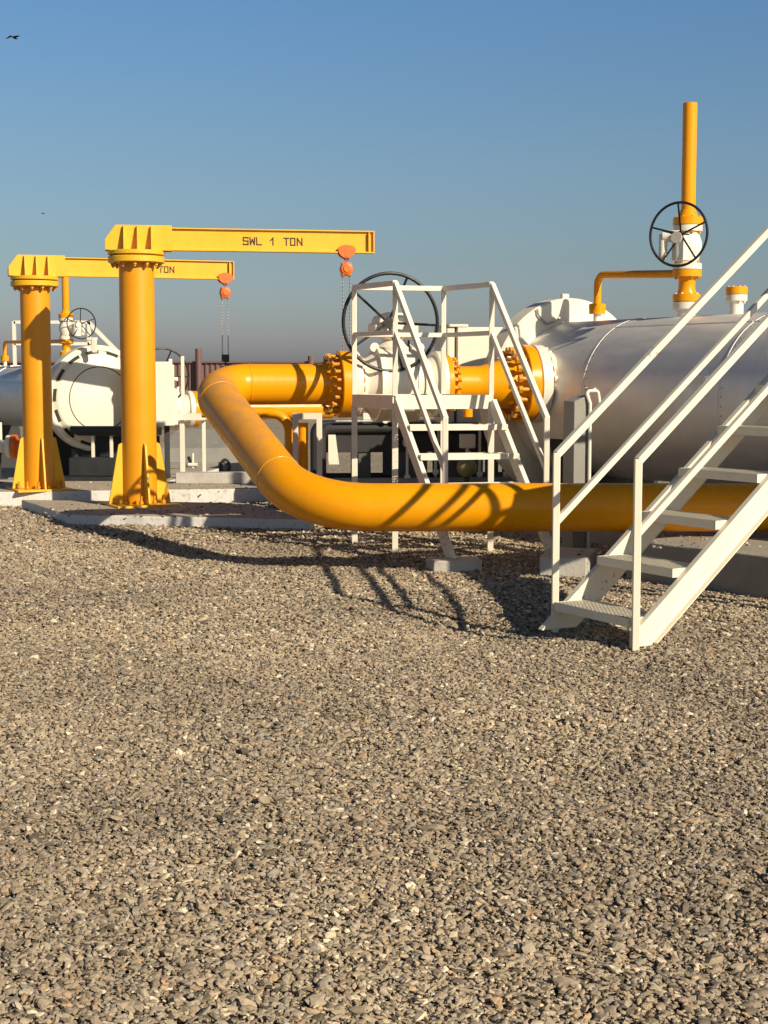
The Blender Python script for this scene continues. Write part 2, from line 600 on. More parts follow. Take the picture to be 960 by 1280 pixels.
def relief(x, y):
    """the uneven lie of the gravel: gentle swells, a scuffed hollow left of the stairs, a heap at their foot"""
    fade = np.clip((21.0 - y) / 3.0, 0, 1)
    h = 0.010 * np.sin(x * 2.3 + y * 1.1) * np.sin(y * 1.9 - x * 0.7) + 0.007 * np.sin(x * 5.1 - y * 3.3 + 1.0) * np.sin(y * 4.3 + x * 2.2)
    h = h - 0.085 * np.exp(-(((x - 0.62) / 0.50) ** 2 + ((y - 9.45) / 0.65) ** 2))
    h = h + 0.022 * np.exp(-(((x - 1.25) / 0.35) ** 2 + ((y - 9.0) / 0.30) ** 2))
    h = h + 0.022 * np.clip((y - 12.8) / 1.5, 0, 1)        # banked up round the pads
    return h * fade
gx = [-900, -100, -30] + list(np.arange(-9, 9.01, 0.2)) + [30, 100, 900]
gy = [-200, -20] + list(np.arange(1.0, 21.01, 0.2)) + [25, 40, 80, 200, 800, 2500]
gX, gY = np.meshgrid(gx, gy)
gZ = np.where((np.abs(gX) < 9.1) & (gY < 21.1) & (gY > 0.9), relief(gX, gY), 0.0) - 0.040
gv_ = [(float(a), float(b_), float(c)) for a, b_, c in zip(gX.ravel(), gY.ravel(), gZ.ravel())]
nxg = len(gx)
gf_ = [(r_ * nxg + c, r_ * nxg + c + 1, (r_ + 1) * nxg + c + 1, (r_ + 1) * nxg + c) for r_ in range(len(gy) - 1) for c in range(nxg - 1)]
gm = bpy.data.meshes.new('ground')
gm.from_pydata(gv_, [], gf_)
gm.polygons.foreach_set('use_smooth', [True] * len(gm.polygons))
gm.materials.append(M['ground'])
go = bpy.data.objects.new('ground', gm)
col.objects.link(go)
go['kind'] = 'structure'

def gravel():
    pts, sca, rot = [], [], []
    def zone(y0, y1, dens, s_lo, s_hi, side=3.2, thin=0.5):
        hw = 0.275 * y1 + side
        n = int(dens * (y1 - y0) * 2 * hw)
        y = np.random.uniform(y0, y1, n)
        x = np.random.uniform(-hw, hw, n)
        edge = 0.275 * y + side
        keep = np.where(np.abs(x) < 0.275 * y + min(side, 0.7), 1.0, thin * np.clip((edge - np.abs(x)) / 0.8, 0, 1)) > np.random.rand(n)
        x, y = x[keep], y[keep]
        n = len(x)
        s = s_lo + (s_hi - s_lo) * np.random.beta(1.2, 3.2, n)
        s *= np.where(np.random.rand(n) < 0.03, 1.65, 1.0)
        z = np.random.uniform(-0.034, -0.012, n)
        z += relief(x, y)
        pts.append(np.stack([x, y, z], 1))
        sc3 = np.stack([s * np.random.uniform(0.8, 1.6, n), s * np.random.uniform(0.6, 1.1, n), s * np.random.uniform(0.30, 0.62, n)], 1)
        sca.append(sc3)
        rot.append(np.stack([np.random.normal(0, 0.32, n), np.random.normal(0, 0.32, n), np.random.uniform(0, 6.283, n)], 1))
    zone(2.9, 8.5, 4200, 0.0035, 0.0095, 0.7)
    zone(1.4, 2.9, 4500, 0.007, 0.0225, 2.0)
    zone(2.9, 6.0, 7600, 0.0055, 0.0215)
    zone(6.0, 9.5, 5600, 0.006, 0.0225)
    zone(9.5, 14.0, 3000, 0.008, 0.025)
    zone(14.0, 19.0, 1000, 0.014, 0.030)
    # stray stones kicked up on to the pads
    for (cx, cy, rx, ry, zz, n) in ((-2.3, 16.5, 1.5, 0.9, 0.106, 260), (-3.6, 19.0, 2.2, 0.7, 0.184, 200), (2.6, 12.0, 0.7, 0.9, 0.291, 160), (1.5, 12.2, 0.16, 0.25, 0.136, 14)):
        x = np.random.uniform(-1, 1, n) * rx + cx
        y = np.random.uniform(-1, 1, n) * ry + cy
        pts.append(np.stack([x, y, np.full(n, zz + 0.004)], 1))
        sv = np.random.uniform(0.006, 0.018, n)
        sca.append(np.stack([sv * 1.2, sv, sv * 0.6], 1))
        rot.append(np.stack([np.zeros(n), np.zeros(n), np.random.uniform(0, 6.28, n)], 1))
    P, S, Q = np.concatenate(pts), np.concatenate(sca), np.concatenate(rot)
    n = len(P)
    me = bpy.data.meshes.new('gravel')
    me.vertices.add(n)
    me.vertices.foreach_set('co', P.astype(np.float32).ravel())
    a = me.attributes.new('stone_size', 'FLOAT_VECTOR', 'POINT')
    a.data.foreach_set('vector', S.astype(np.float32).ravel())
    a = me.attributes.new('stone_turn', 'FLOAT_VECTOR', 'POINT')
    a.data.foreach_set('vector', Q.astype(np.float32).ravel())
    me.materials.append(M['pebble'])
    o = bpy.data.objects.new('gravel', me)
    col.objects.link(o)
    o['kind'] = 'stuff'
    ng = bpy.data.node_groups.new('scatter_pebbles', 'GeometryNodeTree')
    ng.interface.new_socket('Geometry', in_out='INPUT', socket_type='NodeSocketGeometry')
    ng.interface.new_socket('Geometry', in_out='OUTPUT', socket_type='NodeSocketGeometry')
    gi = ng.nodes.new('NodeGroupInput')
    gout = ng.nodes.new('NodeGroupOutput')
    g2i = ng.nodes.new('GeometryNodeGeometryToInstance')
    for k in range(7):
        ico = ng.nodes.new('GeometryNodeMeshIcoSphere')
        ico.inputs['Radius'].default_value = 1
        ico.inputs['Subdivisions'].default_value = 1 if k % 2 else 2
        sp = ng.nodes.new('GeometryNodeSetPosition')
        po = ng.nodes.new('GeometryNodeInputPosition')
        no = ng.nodes.new('ShaderNodeTexVoronoi')
        no.voronoi_dimensions = '4D'
        no.inputs['W'].default_value = k * 3.7
        no.inputs['Scale'].default_value = 0.95
        sb = ng.nodes.new('ShaderNodeVectorMath')
        sb.operation = 'SCALE'
        ma = ng.nodes.new('ShaderNodeMapRange')
        ma.inputs[1].default_value = 0.2
        ma.inputs[2].default_value = 0.9
        ma.inputs[3].default_value = 1.38
        ma.inputs[4].default_value = 0.55
        ng.links.new(po.outputs[0], no.inputs['Vector'])
        ng.links.new(no.outputs['Distance'], ma.inputs[0])
        ng.links.new(po.outputs[0], sb.inputs[0])
        ng.links.new(ma.outputs[0], sb.inputs['Scale'])
        ng.links.new(ico.outputs['Mesh'], sp.inputs['Geometry'])
        ng.links.new(sb.outputs[0], sp.inputs['Position'])
        sm = ng.nodes.new('GeometryNodeSetMaterial')
        sm.inputs['Material'].default_value = M['pebble']
        ng.links.new(sp.outputs[0], sm.inputs[0])
        ng.links.new(sm.outputs[0], g2i.inputs[0])
    iop = ng.nodes.new('GeometryNodeInstanceOnPoints')
    iop.inputs['Pick Instance'].default_value = True
    ns = ng.nodes.new('GeometryNodeInputNamedAttribute')
    ns.data_type = 'FLOAT_VECTOR'
    ns.inputs[0].default_value = 'stone_size'
    nr = ng.nodes.new('GeometryNodeInputNamedAttribute')
    nr.data_type = 'FLOAT_VECTOR'
    nr.inputs[0].default_value = 'stone_turn'
    rv = ng.nodes.new('FunctionNodeRandomValue')
    rv.data_type = 'INT'
    for s_ in rv.inputs:
        if s_.type == 'INT' and s_.name == 'Max':
            s_.default_value = 6
        if s_.type == 'INT' and s_.name == 'Min':
            s_.default_value = 0
    io = [q for q in rv.outputs if q.type == 'INT'][0]
    ng.links.new(gi.outputs[0], iop.inputs['Points'])
    ng.links.new(g2i.outputs[0], iop.inputs['Instance'])
    ng.links.new(io, iop.inputs['Instance Index'])
    ng.links.new(nr.outputs[0], iop.inputs['Rotation'])
    ng.links.new(ns.outputs[0], iop.inputs['Scale'])
    ng.links.new(iop.outputs[0], gout.inputs[0])
    md = o.modifiers.new('scatter', 'NODES')
    md.node_group = ng
    print('stones', n)
gravel()

# ------------------------------------------------------------------ concrete pads
def rough_poly(poly, step=0.22, amp=0.010, seed=0):
    rnd = random.Random(seed)
    out = []
    for i, p in enumerate(poly):
        q = poly[(i + 1) % len(poly)]
        L = math.hypot(q[0] - p[0], q[1] - p[1])
        n = max(1, int(L / step))
        for k in range(n):
            t = k / n
            out.append((p[0] + (q[0] - p[0]) * t + rnd.uniform(-amp, amp), p[1] + (q[1] - p[1]) * t + rnd.uniform(-amp, amp)))
    return out
def pad(name, poly, h, mat, label, cat, seed, group=None, amp=0.012):
    cx = sum(p[0] for p in poly) / len(poly)
    cy = sum(p[1] for p in poly) / len(poly)
    loc = [(x - cx, y - cy) for x, y in poly]
    mb = MB().prism(rough_poly(loc, seed=seed, amp=amp), h + 0.08, Matrix.Translation((0, 0, -0.08)))
    o = obj(name, mb, mat, bevel=0.012, smooth=0)
    o.location = (cx, cy, 0)
    tag(o, label, cat, group)
    return o
GP = 'low concrete pads in the gravel'
pad('concrete_pad', [(-3.46, 15.90), (-1.9, 15.58), (-0.72, 15.32), (-1.62, 17.35), (-4.40, 17.80)], 0.105, 'pad', 'white edged concrete pad under the nearer yellow jib crane', 'pad', 1, GP)
pad('concrete_pad', [(-7.5, 17.95), (-4.9, 18.00), (-1.55, 18.60), (-1.2, 19.9), (-7.5, 19.9)], 0.183, 'pad', 'long white edged concrete pad under the farther jib crane', 'pad', 2, GP)
pad('concrete_pad', [(-7.4, 20.45), (-3.0, 20.40), (-2.6, 23.2), (-7.4, 23.4)], 0.15, 'pad', 'white edged concrete pad behind the farther jib crane, under the dark skid', 'pad', 3, GP)
A2 = V((0.614, -0.79))
B2 = V((0.79, 0.614))
c0 = V((1.95, 11.75))
pts = [c0, c0 + A2 * 6, c0 + A2 * 6 + B2 * 3.6, c0 - A2 * 6 + B2 * 3.4, c0 - A2 * 6 + B2 * 1.45, c0 + B2 * 1.45]
pad('concrete_foundation', [tuple(p) for p in pts], 0.29, 'plinth', 'grey raised concrete foundation under the big silver vessel', 'foundation', 4)

# ------------------------------------------------------------------ jib cranes
PL = R(-63)      # the plant's own axis
def crane(loc, beam_rot, label, text_x=1.32):
    t = thing('jib_crane', label, 'jib crane', loc, 0, 'yellow jib cranes')
    mb = MB().cyl((0, 0, 0.02), (0, 0, 2.76), 0.198, n=48)
    c = obj('column', mb, 'column', t)
    mb = MB().box((0, 0, 0.012), (0.74, 0.74, 0.03), PL)
    bp = obj('base_plate', mb, 'crane', t, bevel=0.004)
    for k in range(4):
        a = PL + k * PI / 2
        m = Matrix.Rotation(a, 4, 'Z') @ Matrix.Translation((0, 0.012, 0)) @ Matrix.Rotation(PI / 2, 4, 'X')
        g = MB().prism([(0.18, 0.03), (0.365, 0.03), (0.355, 0.10), (0.245, 0.70), (0.18, 0.735)], 0.024, m)
        obj('gusset', g, 'crane', t, bevel=0.003)
    nb = MB().lathe([(0, 0.016), (0.10, 0.016)], (0, 0, 0), (0, 0, 1), 8).lathe([(0.012, 0.030), (0.040, 0.030)], (0, 0, 0), (0, 0, 1), 6)
    me = nb.mesh('anchor_bolt')
    me.materials.append(M['bolt'])
    for k in range(12):
        a = PL + R(15) + k * PI / 6
        rr = 0.30
        place('anchor_bolt', me, bp, Matrix.Translation((rr * math.cos(a), rr * math.sin(a), 0.027)))
    mb = MB().lathe([(2.745, 0.30), (2.755, 0.318), (2.812, 0.318), (2.82, 0.31)], (0, 0, 0), (0, 0, 1), 48)
    lf = obj('bearing_flange', mb, 'crane', t)
    nb = MB().lathe([(0, 0.014), (0.05, 0.014)], (0, 0, 0), (0, 0, 1), 8).lathe([(0.02, 0.026), (0.05, 0.026)], (0, 0, 0), (0, 0, 1), 6)
    me = nb.mesh('flange_bolt')
    me.materials.append(M['bolt'])
    for k in range(12):
        a = k * PI / 6 + 0.1
        place('flange_bolt', me, lf, Matrix.Translation((0.262 * math.cos(a), 0.262 * math.sin(a), 2.697)))
    # the part that swings: head plates, slewing ring, beam
    rm = Matrix.Rotation(beam_rot, 4, 'Z')
    mb = MB().lathe([(2.832, 0.29), (2.84, 0.318), (2.878, 0.318), (2.884, 0.31)], (0, 0, 0), (0, 0, 1), 48)
    obj('slewing_ring', mb, 'crane', t)
    mb = MB()
    prof = [(-0.345, 2.885), (0.40, 2.885), (0.40, 3.165), (-0.225, 3.165), (-0.345, 3.005)]
    for y in (-0.115, 0.093):
        mb.prism(prof, 0.022, rm @ Matrix.Translation((0, y + 0.022, 0)) @ Matrix.Rotation(PI / 2, 4, 'X'))
    mb.add([rm @ V(p) for p in [(-0.345, -0.09, 2.9), (-0.345, 0.09, 2.9), (-0.345, -0.09, 3.0), (-0.345, 0.09, 3.0), (-0.225, -0.09, 3.158), (-0.225, 0.09, 3.158), (0.4, -0.09, 3.158), (0.4, 0.09, 3.158)]],
           [(0, 1, 3, 2), (2, 3, 5, 4), (4, 5, 7, 6)])
    h = obj('crane_head', mb, 'crane', t, bevel=0.003)
    for x in (-0.14, 0.01, 0.165):
        for sgn in (-1, 1):
            m = rm @ Matrix.Translation((x - 0.006, sgn * 0.116, 2.885)) @ Matrix.Rotation(PI / 2, 4, 'Y') @ Matrix.Rotation(PI / 2, 4, 'Z')
            # local x -> outwards (y), local y -> up
            mm = Matrix(((0, 0, 1, 0), (sgn, 0, 0, 0), (0, 1, 0, 0), (0, 0, 0, 1)))
            g = MB().prism([(0, 0.002), (0.115, 0.002), (0.115, 0.05), (0.04, 0.27), (0, 0.27)], 0.014, rm @ Matrix.Translation((x, sgn * 0.116, 2.885)) @ mm)
            obj('rib', g, 'crane', h)
    # I-beam
    x0, x1, z0, z1 = 0.40, 2.71, 2.893, 3.150
    mb = MB()
    def bx(a, b):
        mb.box(rm @ ((V(a) + V(b)) / 2), tuple(abs(b[i] - a[i]) for i in range(3)), beam_rot)
    bx((x0 - 0.05, -0.012, z0 + 0.008), (x1, 0.012, z1 - 0.008))
    bx((x0 - 0.05, -0.055, z0), (x1, 0.055, z0 + 0.016))
    bx((x0 - 0.05, -0.045, z1 - 0.014), (x1, 0.045, z1))
    bm_ = obj('beam', mb, 'crane', t, bevel=0.002)
    mb = MB()
    mb.box(rm @ V((x1 + 0.008, 0, (z0 + z1) / 2)), (0.014, 0.10, z1 - z0 + 0.004), beam_rot)
    obj('end_plate', mb, 'crane', bm_, bevel=0.002)
    mb = MB()
    mb.box(rm @ V((x1 - 0.05, -0.035, (z0 + z1) / 2)), (0.012, 0.045, z1 - z0 - 0.04), beam_rot)
    obj('end_stop', mb, 'crane', bm_)
    strokes = {'S': [(1, .9, 1, 1), (1, 1, 0, 1), (0, 1, 0, .52), (0, .52, 1, .52), (1, .52, 1, 0), (1, 0, 0, 0), (0, 0, 0, .1)],
               'W': [(0, 1, .1, 0), (.1, 0, .5, .75), (.5, .75, .9, 0), (.9, 0, 1, 1)], 'L': [(0, 1, 0, 0), (0, 0, 1, 0)],
               '1': [(.55, 1, .55, 0), (.55, 1, .05, .62)], 'T': [(0, 1, 1, 1), (.5, 1, .5, 0)],
               'O': [(0, 0, 0, 1), (0, 1, .9, 1), (.9, 1, .9, 0), (.9, 0, 0, 0)], 'N': [(0, 0, 0, 1), (0, 1, 1, 0), (1, 0, 1, 1)]}
    cw, ch, tk_ = 0.054, 0.078, 0.0145
    x = text_x
    for word in ('SWL', '1', 'TON'):
        mb = MB()
        for chn in word:
            for i_, (a0, b0, a1, b1) in enumerate(strokes[chn]):
                p = V((x + a0 * cw, -0.0135 - 0.0002 * i_, 2.975 + b0 * ch))
                q = V((x + a1 * cw, -0.0135 - 0.0002 * i_, 2.975 + b1 * ch))
                d = (q - p).normalized() * tk_ * 0.5
                mb.bar(rm @ (p - d), rm @ (q + d), tk_, 0.0012, rm @ V((0, -1, 0)))
            x += cw * 1.42
        x += 0.080
        obj('lettering', mb, 'letter', bm_, smooth=0)
    return t

C1, C1R = V((-2.845, 17.1, 0.10)), R(9.8)
C2, C2R = V((-4.325, 18.41, 0.18)), R(17)
c1 = crane(C1, C1R, 'yellow jib crane nearer the camera with its whole SWL 1 TON lettering in view', 1.21)
c2 = crane(C2, C2R, 'yellow jib crane farther back, lettering mostly hidden behind the nearer column', 1.21)

c1.scale = (1.015,) * 3
c2.scale = (0.917,) * 3

def chain_mesh(mb, p, length, pitch=0.024, r=0.0042, wid=0.011):
    n = int(length / pitch)
    for i in range(n):
        c = V(p) - V((0, 0, pitch * (i + 0.5)))
        pl = []
        for k in range(10):
            a = 2 * PI * k / 10
            q = V((math.cos(a) * wid, 0, math.sin(a) * pitch * 0.66))
            if i % 2:
                q = V((0, q.x, q.z))
            pl.append(c + q)
        mb.tube(pl, r, 5, closed=True)
def hoist(cl, crot, sca, dist, drop_a, drop_b, hooked, label):
    p = V(cl) + Matrix.Rotation(crot, 3, 'Z') @ V((dist * sca, 0, 0))
    t = thing('chain_hoist', label, 'chain hoist', (p.x, p.y, cl[2] + 2.893 * sca), crot, 'orange chain hoists on the cranes')
    t.scale = (sca * 0.88,) * 3
    for y in (-0.074, 0.052):
        m = Matrix.Translation((0, y + 0.022, 0)) @ Matrix.Rotation(PI / 2, 4, 'X')
        pl = [(0.118 * math.cos(a) , 0.045 + (0.06 if math.sin(a) > 0 else 0.115) * math.sin(a)) for a in [2 * PI * k / 20 for k in range(20)]]
        obj('trolley_plate', MB().prism(pl, 0.022, m), 'orange', t, bevel=0.005)
    for x in (-0.055, 0.055):
        for y in (-0.05, 0.014):
            obj('trolley_wheel', MB().cyl((x, y, 0.048), (x, y + 0.036, 0.048), 0.030, n=14), 'dark', t)
    obj('suspension_pin', MB().cyl((0, -0.08, -0.035), (0, 0.08, -0.035), 0.018, n=12), 'orange', t)
    obj('top_hook', MB().tube([(0.028 * math.sin(a), 0, -0.062 + 0.030 * math.cos(a)) for a in [R(k) for k in range(-150, 200, 25)]] + [(0, 0, -0.13)], 0.011, 8), 'orange', t)
    mb = MB()
    mb.lathe([(-0.075, 0.062), (-0.065, 0.082), (0.065, 0.082), (0.075, 0.062)], (0, 0, -0.205), (0, 1, 0), 24)
    mb.box((0, 0, -0.21), (0.13, 0.12, 0.17))
    b = obj('hoist_body', mb, 'orange', t, bevel=0.006)
    obj('cover_plate', MB().lathe([(0, 0.05), (0.012, 0.044)], (0, -0.075, -0.205), (0, -1, 0), 20), 'orange', b)
    for x, L in ((-0.05, drop_a), (0.045, drop_b)):
        mb = MB()
        chain_mesh(mb, (x, 0, -0.26), L)
        obj('load_chain', mb, 'zinc', t)
    if hooked:
        mb = MB().box((-0.003, 0, -0.26 - drop_a - 0.045), (0.12, 0.05, 0.12))
        obj('hook_block', mb, 'dark', t, bevel=0.01)
        mb = MB().tube([(0, 0, -0.26 - drop_a - 0.10)] + [(0.045 * math.sin(a), 0, -0.26 - drop_a - 0.17 - 0.045 * math.cos(a)) for a in [R(k) for k in range(180, -100, -25)]], 0.014, 8)
        obj('bottom_hook', mb, 'dark', t)
hoist(C1, C1R, 1.015, 2.40, 1.20, 1.24, False, 'orange chain hoist on the nearer crane beam, chains dropping behind the flange')
hoist(C2, C2R, 0.917, 2.60, 0.94, 0.94, True, 'orange chain hoist on the farther crane beam with a dark hook block')

# ------------------------------------------------------------------ main gas pipe
PD = V((math.cos(R(14)), math.sin(R(14)), 0))
U0 = V((-1.70, 14.20, 1.52))
PR = 0.198
def at(t):
    return U0 + PD * t
gp = thing('gas_pipe', 'thick yellow gas pipe bending up from the low run to the flange', 'pipe', (0, 12.0, 0))
k1 = V((-0.672, 12.0, 0.53))
path = fillet([V((7.5, 12.0, 0.53)), k1, U0, at(1.20)], [0.85, 0.34], 14)
mb = MB().tube(path, PR, 48)
obj('pipe', mb, 'pipe', gp, world=True)
inc = (U0 - k1).normalized()
tl1 = 0.85 * math.tan(V((-1, 0, 0)).angle(inc) / 2)
tl2 = 0.34 * math.tan(inc.angle(PD) / 2)
for q, d in ((k1 + inc * tl1, inc), (U0 - inc * tl2, inc), (at(tl2), PD), (V((4.2, 12, 0.53)), V((1, 0, 0)))):
    obj('weld_seam', MB().lathe([(-0.009, PR - 0.002), (-0.005, PR + 0.0035), (0.005, PR + 0.0035), (0.009, PR - 0.002)], q, d, 48), 'pipe', gp, world=True)
def flange(parent, t0, t1, rad, neck, nl, mat, name='flange', neck_side=-1, bmat=None, nb=20, bl=0.24, br=0.026, boltpos=None):
    prof = []
    if neck_side < 0:
        prof = [(t0 - nl, neck), (t0 - 0.02, neck * 1.18), (t0 - 0.001, neck * 1.22), (t0, rad - 0.008), (t0 + 0.008, rad), (t1 - 0.008, rad), (t1, rad - 0.008)]
    else:
        prof = [(t0, rad - 0.008), (t0 + 0.008, rad), (t1 - 0.008, rad), (t1, rad - 0.008), (t1 + 0.001, neck * 1.22), (t1 + 0.02, neck * 1.18), (t1 + nl, neck)]
    mb = MB().lathe(prof, U0, PD, 56)
    f = obj(name, mb, mat, parent, world=True)
    if bmat:
        org = WM[parent].inverted() @ at(boltpos)
        dd = WM[parent].inverted().to_3x3() @ PD
        bolts(f, org, dd, nb, rad - 0.055, bmat, br, bl)
    return f
flange(gp, 1.275, 1.385, 0.328, PR, 0.12, 'yellow', bmat='bolt', boltpos=1.33, bl=0.27, br=0.033)
# shoe under the low run
sh = MB().box((3.35, 12.0, 0.305), (0.25, 0.30, 0.06))
obj('pipe_shoe', sh, 'dark', gp, world=True, bevel=0.004)
obj('pipe_shoe', MB().box((5.9, 12.0, 0.16), (0.25, 0.30, 0.34)), 'dark', gp, world=True, bevel=0.004)

# ball valve
def ball_valve(label, group):
    v = thing('ball_valve', label, 'valve', (at(1.86).x, at(1.86).y, 0), R(14), group)
    for a, b, ns in ((1.39, 1.475, 1), (2.255, 2.34, -1)):
        flange(v, a, b, 0.328, 0.235, 0.09, 'white', neck_side=ns)
    z = 1.52
    mb = MB().lathe([(-0.40, 0.23), (-0.30, 0.26), (-0.22, 0.33), (-0.14, 0.365), (0.14, 0.365), (0.22, 0.33), (0.30, 0.26), (0.40, 0.23)], (0, 0, z), (1, 0, 0), 48)
    b = obj('valve_body', mb, 'white', v)
    for x in (-0.18, 0.18):
        obj('body_joint', MB().lathe([(x - 0.03, 0.372), (x + 0.03, 0.372)], (0, 0, z), (1, 0, 0), 40), 'white', b)
    mb = MB().lathe([(z + 0.26, 0.20), (z + 0.36, 0.20), (z + 0.38, 0.17), (z + 0.43, 0.11), (z + 0.46, 0.16), (z + 0.50, 0.16)], (0, 0, 0), (0, 0, 1), 28)
    obj('bonnet', mb, 'white', v)
    for x in (-0.23, 0.23):
        obj('lifting_lug', MB().lathe([(-0.015, 0.045), (0.015, 0.045)], (x, -0.10, z + 0.36), (0, 1, 0), 16), 'white', v)
    mb = MB()
    mb.box((-0.02, -0.02, z + 0.545), (0.44, 0.30, 0.10))
    mb.lathe([(-0.18, 0.10), (0.16, 0.10)], (-0.10, 0, z + 0.60), (0, 1, 0), 24)
    mb.lathe([(0.48, 0.13), (0.66, 0.13), (0.70, 0.09)], (0.02, 0, z), (0, 0, 1), 24)
    obj('gearbox', mb, 'white', v, bevel=0.012)
    handwheel(v, (-0.125, -0.335, z + 0.595), (0, -1, 0), 0.468, 0.0175, 5, 0.10, R(-3), shaft=0.10)
    obj('position_indicator', MB().box((0.10, -0.16, z + 0.33), (0.02, 0.02, 0.20)), 'black', v)
    return v
bv = ball_valve('white ball valve with a big black handwheel behind the access platform railing', 'white ball valves with black handwheels')

# reducer spool
rs = thing('pipe_reducer', 'short yellow reducer pipe between the white valve and silver vessel', 'pipe', (at(2.8).x, at(2.8).y, 0), R(14))
mb = MB().lathe([(2.40, 0.178), (2.68, 0.178), (2.76, 0.184), (2.96, 0.245), (3.04, 0.252), (3.10, 0.252)], U0, PD, 48)
obj('reducer', mb, 'yellow', rs, world=True)
flange(rs, 2.345, 2.40, 0.300, 0.18, 0.10, 'yellow', neck_side=1, bmat='bolt', boltpos=2.37, bl=0.17, br=0.026)
flange(rs, 3.165, 3.275, 0.395, 0.252, 0.09, 'yellow', neck_side=-1, bmat='bolt', boltpos=3.22, bl=0.29, br=0.039)
mb = MB().cyl(at(2.62) + V((0, 0, -0.15)), at(2.62) + V((0, 0, -0.30)), 0.025, n=12)
mb.cyl(at(2.62) + V((0, 0, -0.25)), at(2.62) + V((0, 0, -0.33)), 0.05, n=14)
obj('drain_plug', mb, 'yellow', rs, world=True)

# ------------------------------------------------------------------ pressure vessels
AX = math.atan2(-0.85, 0.53)
def vent(vloc, vz, s, nozz, label, flip=False, sca=1.0):
    """vent stack on a vessel: bolted to its top nozzle; built in the vessel's frame, s = place along its axis"""
    p = Matrix.Rotation(AX, 3, 'Z') @ V((s, 0, 0)) + V(vloc)
    t = thing('vent_stack', label, 'vent stack', (p.x, p.y, vz), AX, 'yellow vent stacks on the vessels')
    t.scale = (sca,) * 3
    z = lambda q: q - 2.17          # heights were taken against a vessel top at 2.17
    def lt(prof, name, mat, n=28):
        return obj(name, MB().lathe([(z(a), r) for a, r in prof], (0, 0, 0), (0, 0, 1), n), mat, t)
    lt([(2.10, 0.085), (2.29, 0.085), (2.30, 0.13), (2.365, 0.13)], 'base_nozzle', 'white')
    f = lt([(2.372, 0.132), (2.44, 0.132), (2.445, 0.095), (2.49, 0.08), (2.57, 0.08), (2.60, 0.095), (2.605, 0.138), (2.67, 0.138)], 'spool', 'yellow')
    bolts(f, (0, 0, z(2.37)), (0, 0, 1), 8, 0.105, 'white', 0.014, 0.13)
    bolts(f, (0, 0, z(2.672)), (0, 0, 1), 8, 0.112, 'bolt', 0.016, 0.13)
    vb = lt([(2.675, 0.138), (2.73, 0.138), (2.74, 0.10), (2.79, 0.115), (2.85, 0.135), (2.93, 0.135), (2.99, 0.115), (3.03, 0.10), (3.035, 0.138), (3.09, 0.138)], 'valve_body', 'white')
    f = lt([(3.095, 0.142), (3.165, 0.142), (3.17, 0.10), (3.24, 0.07)], 'top_flange', 'yellow')
    bolts(f, (0, 0, z(3.093)), (0, 0, 1), 8, 0.115, 'bolt', 0.016, 0.13)
    sp = lt([(3.22, 0.068), (4.235, 0.068), (4.238, 0.060), (4.17, 0.058)], 'stack_pipe', 'yellow')
    # gear operator with wheel, pointing left and towards the viewer
    d = Matrix.Rotation(-AX, 3, 'Z') @ (V((0.55, -0.83, 0)) if flip else V((-0.62, -0.79, 0)))
    q = Matrix.Rotation(-AX, 3, 'Z') @ (V((0.34, -0.20, 0)) if flip else V((-0.16, -0.36, 0)))
    mb = MB()
    mb.cyl((0, 0, z(2.90)), tuple(q * 0.62 + V((0, 0, z(2.90)))), 0.075, n=18)
    g = q * 0.70
    mb.cyl((g.x, g.y, z(2.74)), (g.x, g.y, z(2.97)), 0.085, n=20)
    mb.cyl(tuple(g + V((0, 0, z(2.95)))), tuple(g + d * 0.10 + V((0, 0, z(2.95)))), 0.055, n=16)
    side = Matrix.Rotation(-AX, 3, 'Z') @ (V((0.10, 0.10, 0)) if flip else V((-0.16, 0.05, 0)))
    mb.cyl(tuple(g + V((0, 0, z(2.97)))), tuple(g + side + V((0, 0, z(2.97)))), 0.055, n=16)
    mb.cyl(tuple(g + side + V((0, 0, z(2.76)))), tuple(g + side + V((0, 0, z(2.99)))), 0.04, n=14)
    obj('gear_operator', mb, 'white', t)
    handwheel(t, tuple(q + V((0, 0, z(2.975)))), tuple(d), 0.292, 0.0125, 5, 0.05, R(20), shaft=0.14)
    # bypass line
    x = (nozz - s) / sca
    path = fillet([(-0.06, 0, z(2.638)), (x, 0, z(2.70)), (x, 0, z(2.36))], 0.10, 8)
    by = obj('bypass_pipe', MB().tube(path, 0.039, 18), 'yellow', t)
    obj('bypass_flange', MB().lathe([(z(2.30), 0.085), (z(2.345), 0.085), (z(2.35), 0.088), (z(2.40), 0.088), (z(2.41), 0.05)], (x, 0, 0), (0, 0, 1), 24), 'yellow', by)
    obj('bypass_nozzle', MB().lathe([(z(2.12), 0.04), (z(2.30), 0.04)], (x, 0, 0), (0, 0, 1), 18), 'white', by)
    return t

def saddle(parent, x, r, zc, zb, mat, wid=0.22):
    n = 20
    pl = []
    for k in range(n + 1):
        a = R(-150) + R(120) * k / n
        pl.append((r * 1.005 * math.cos(a), zc + r * 1.005 * math.sin(a)))
    pl = pl[::1] + [(0.55, zb + 0.03), (-0.55, zb + 0.03)]
    m = Matrix(((0, 0, 1, x - wid / 2), (1, 0, 0, 0), (0, 1, 0, 0), (0, 0, 0, 1)))
    obj('saddle', MB().prism(pl, wid, m).box((x, 0, zb + 0.015), (wid + 0.14, 1.3, 0.03)), mat, parent)

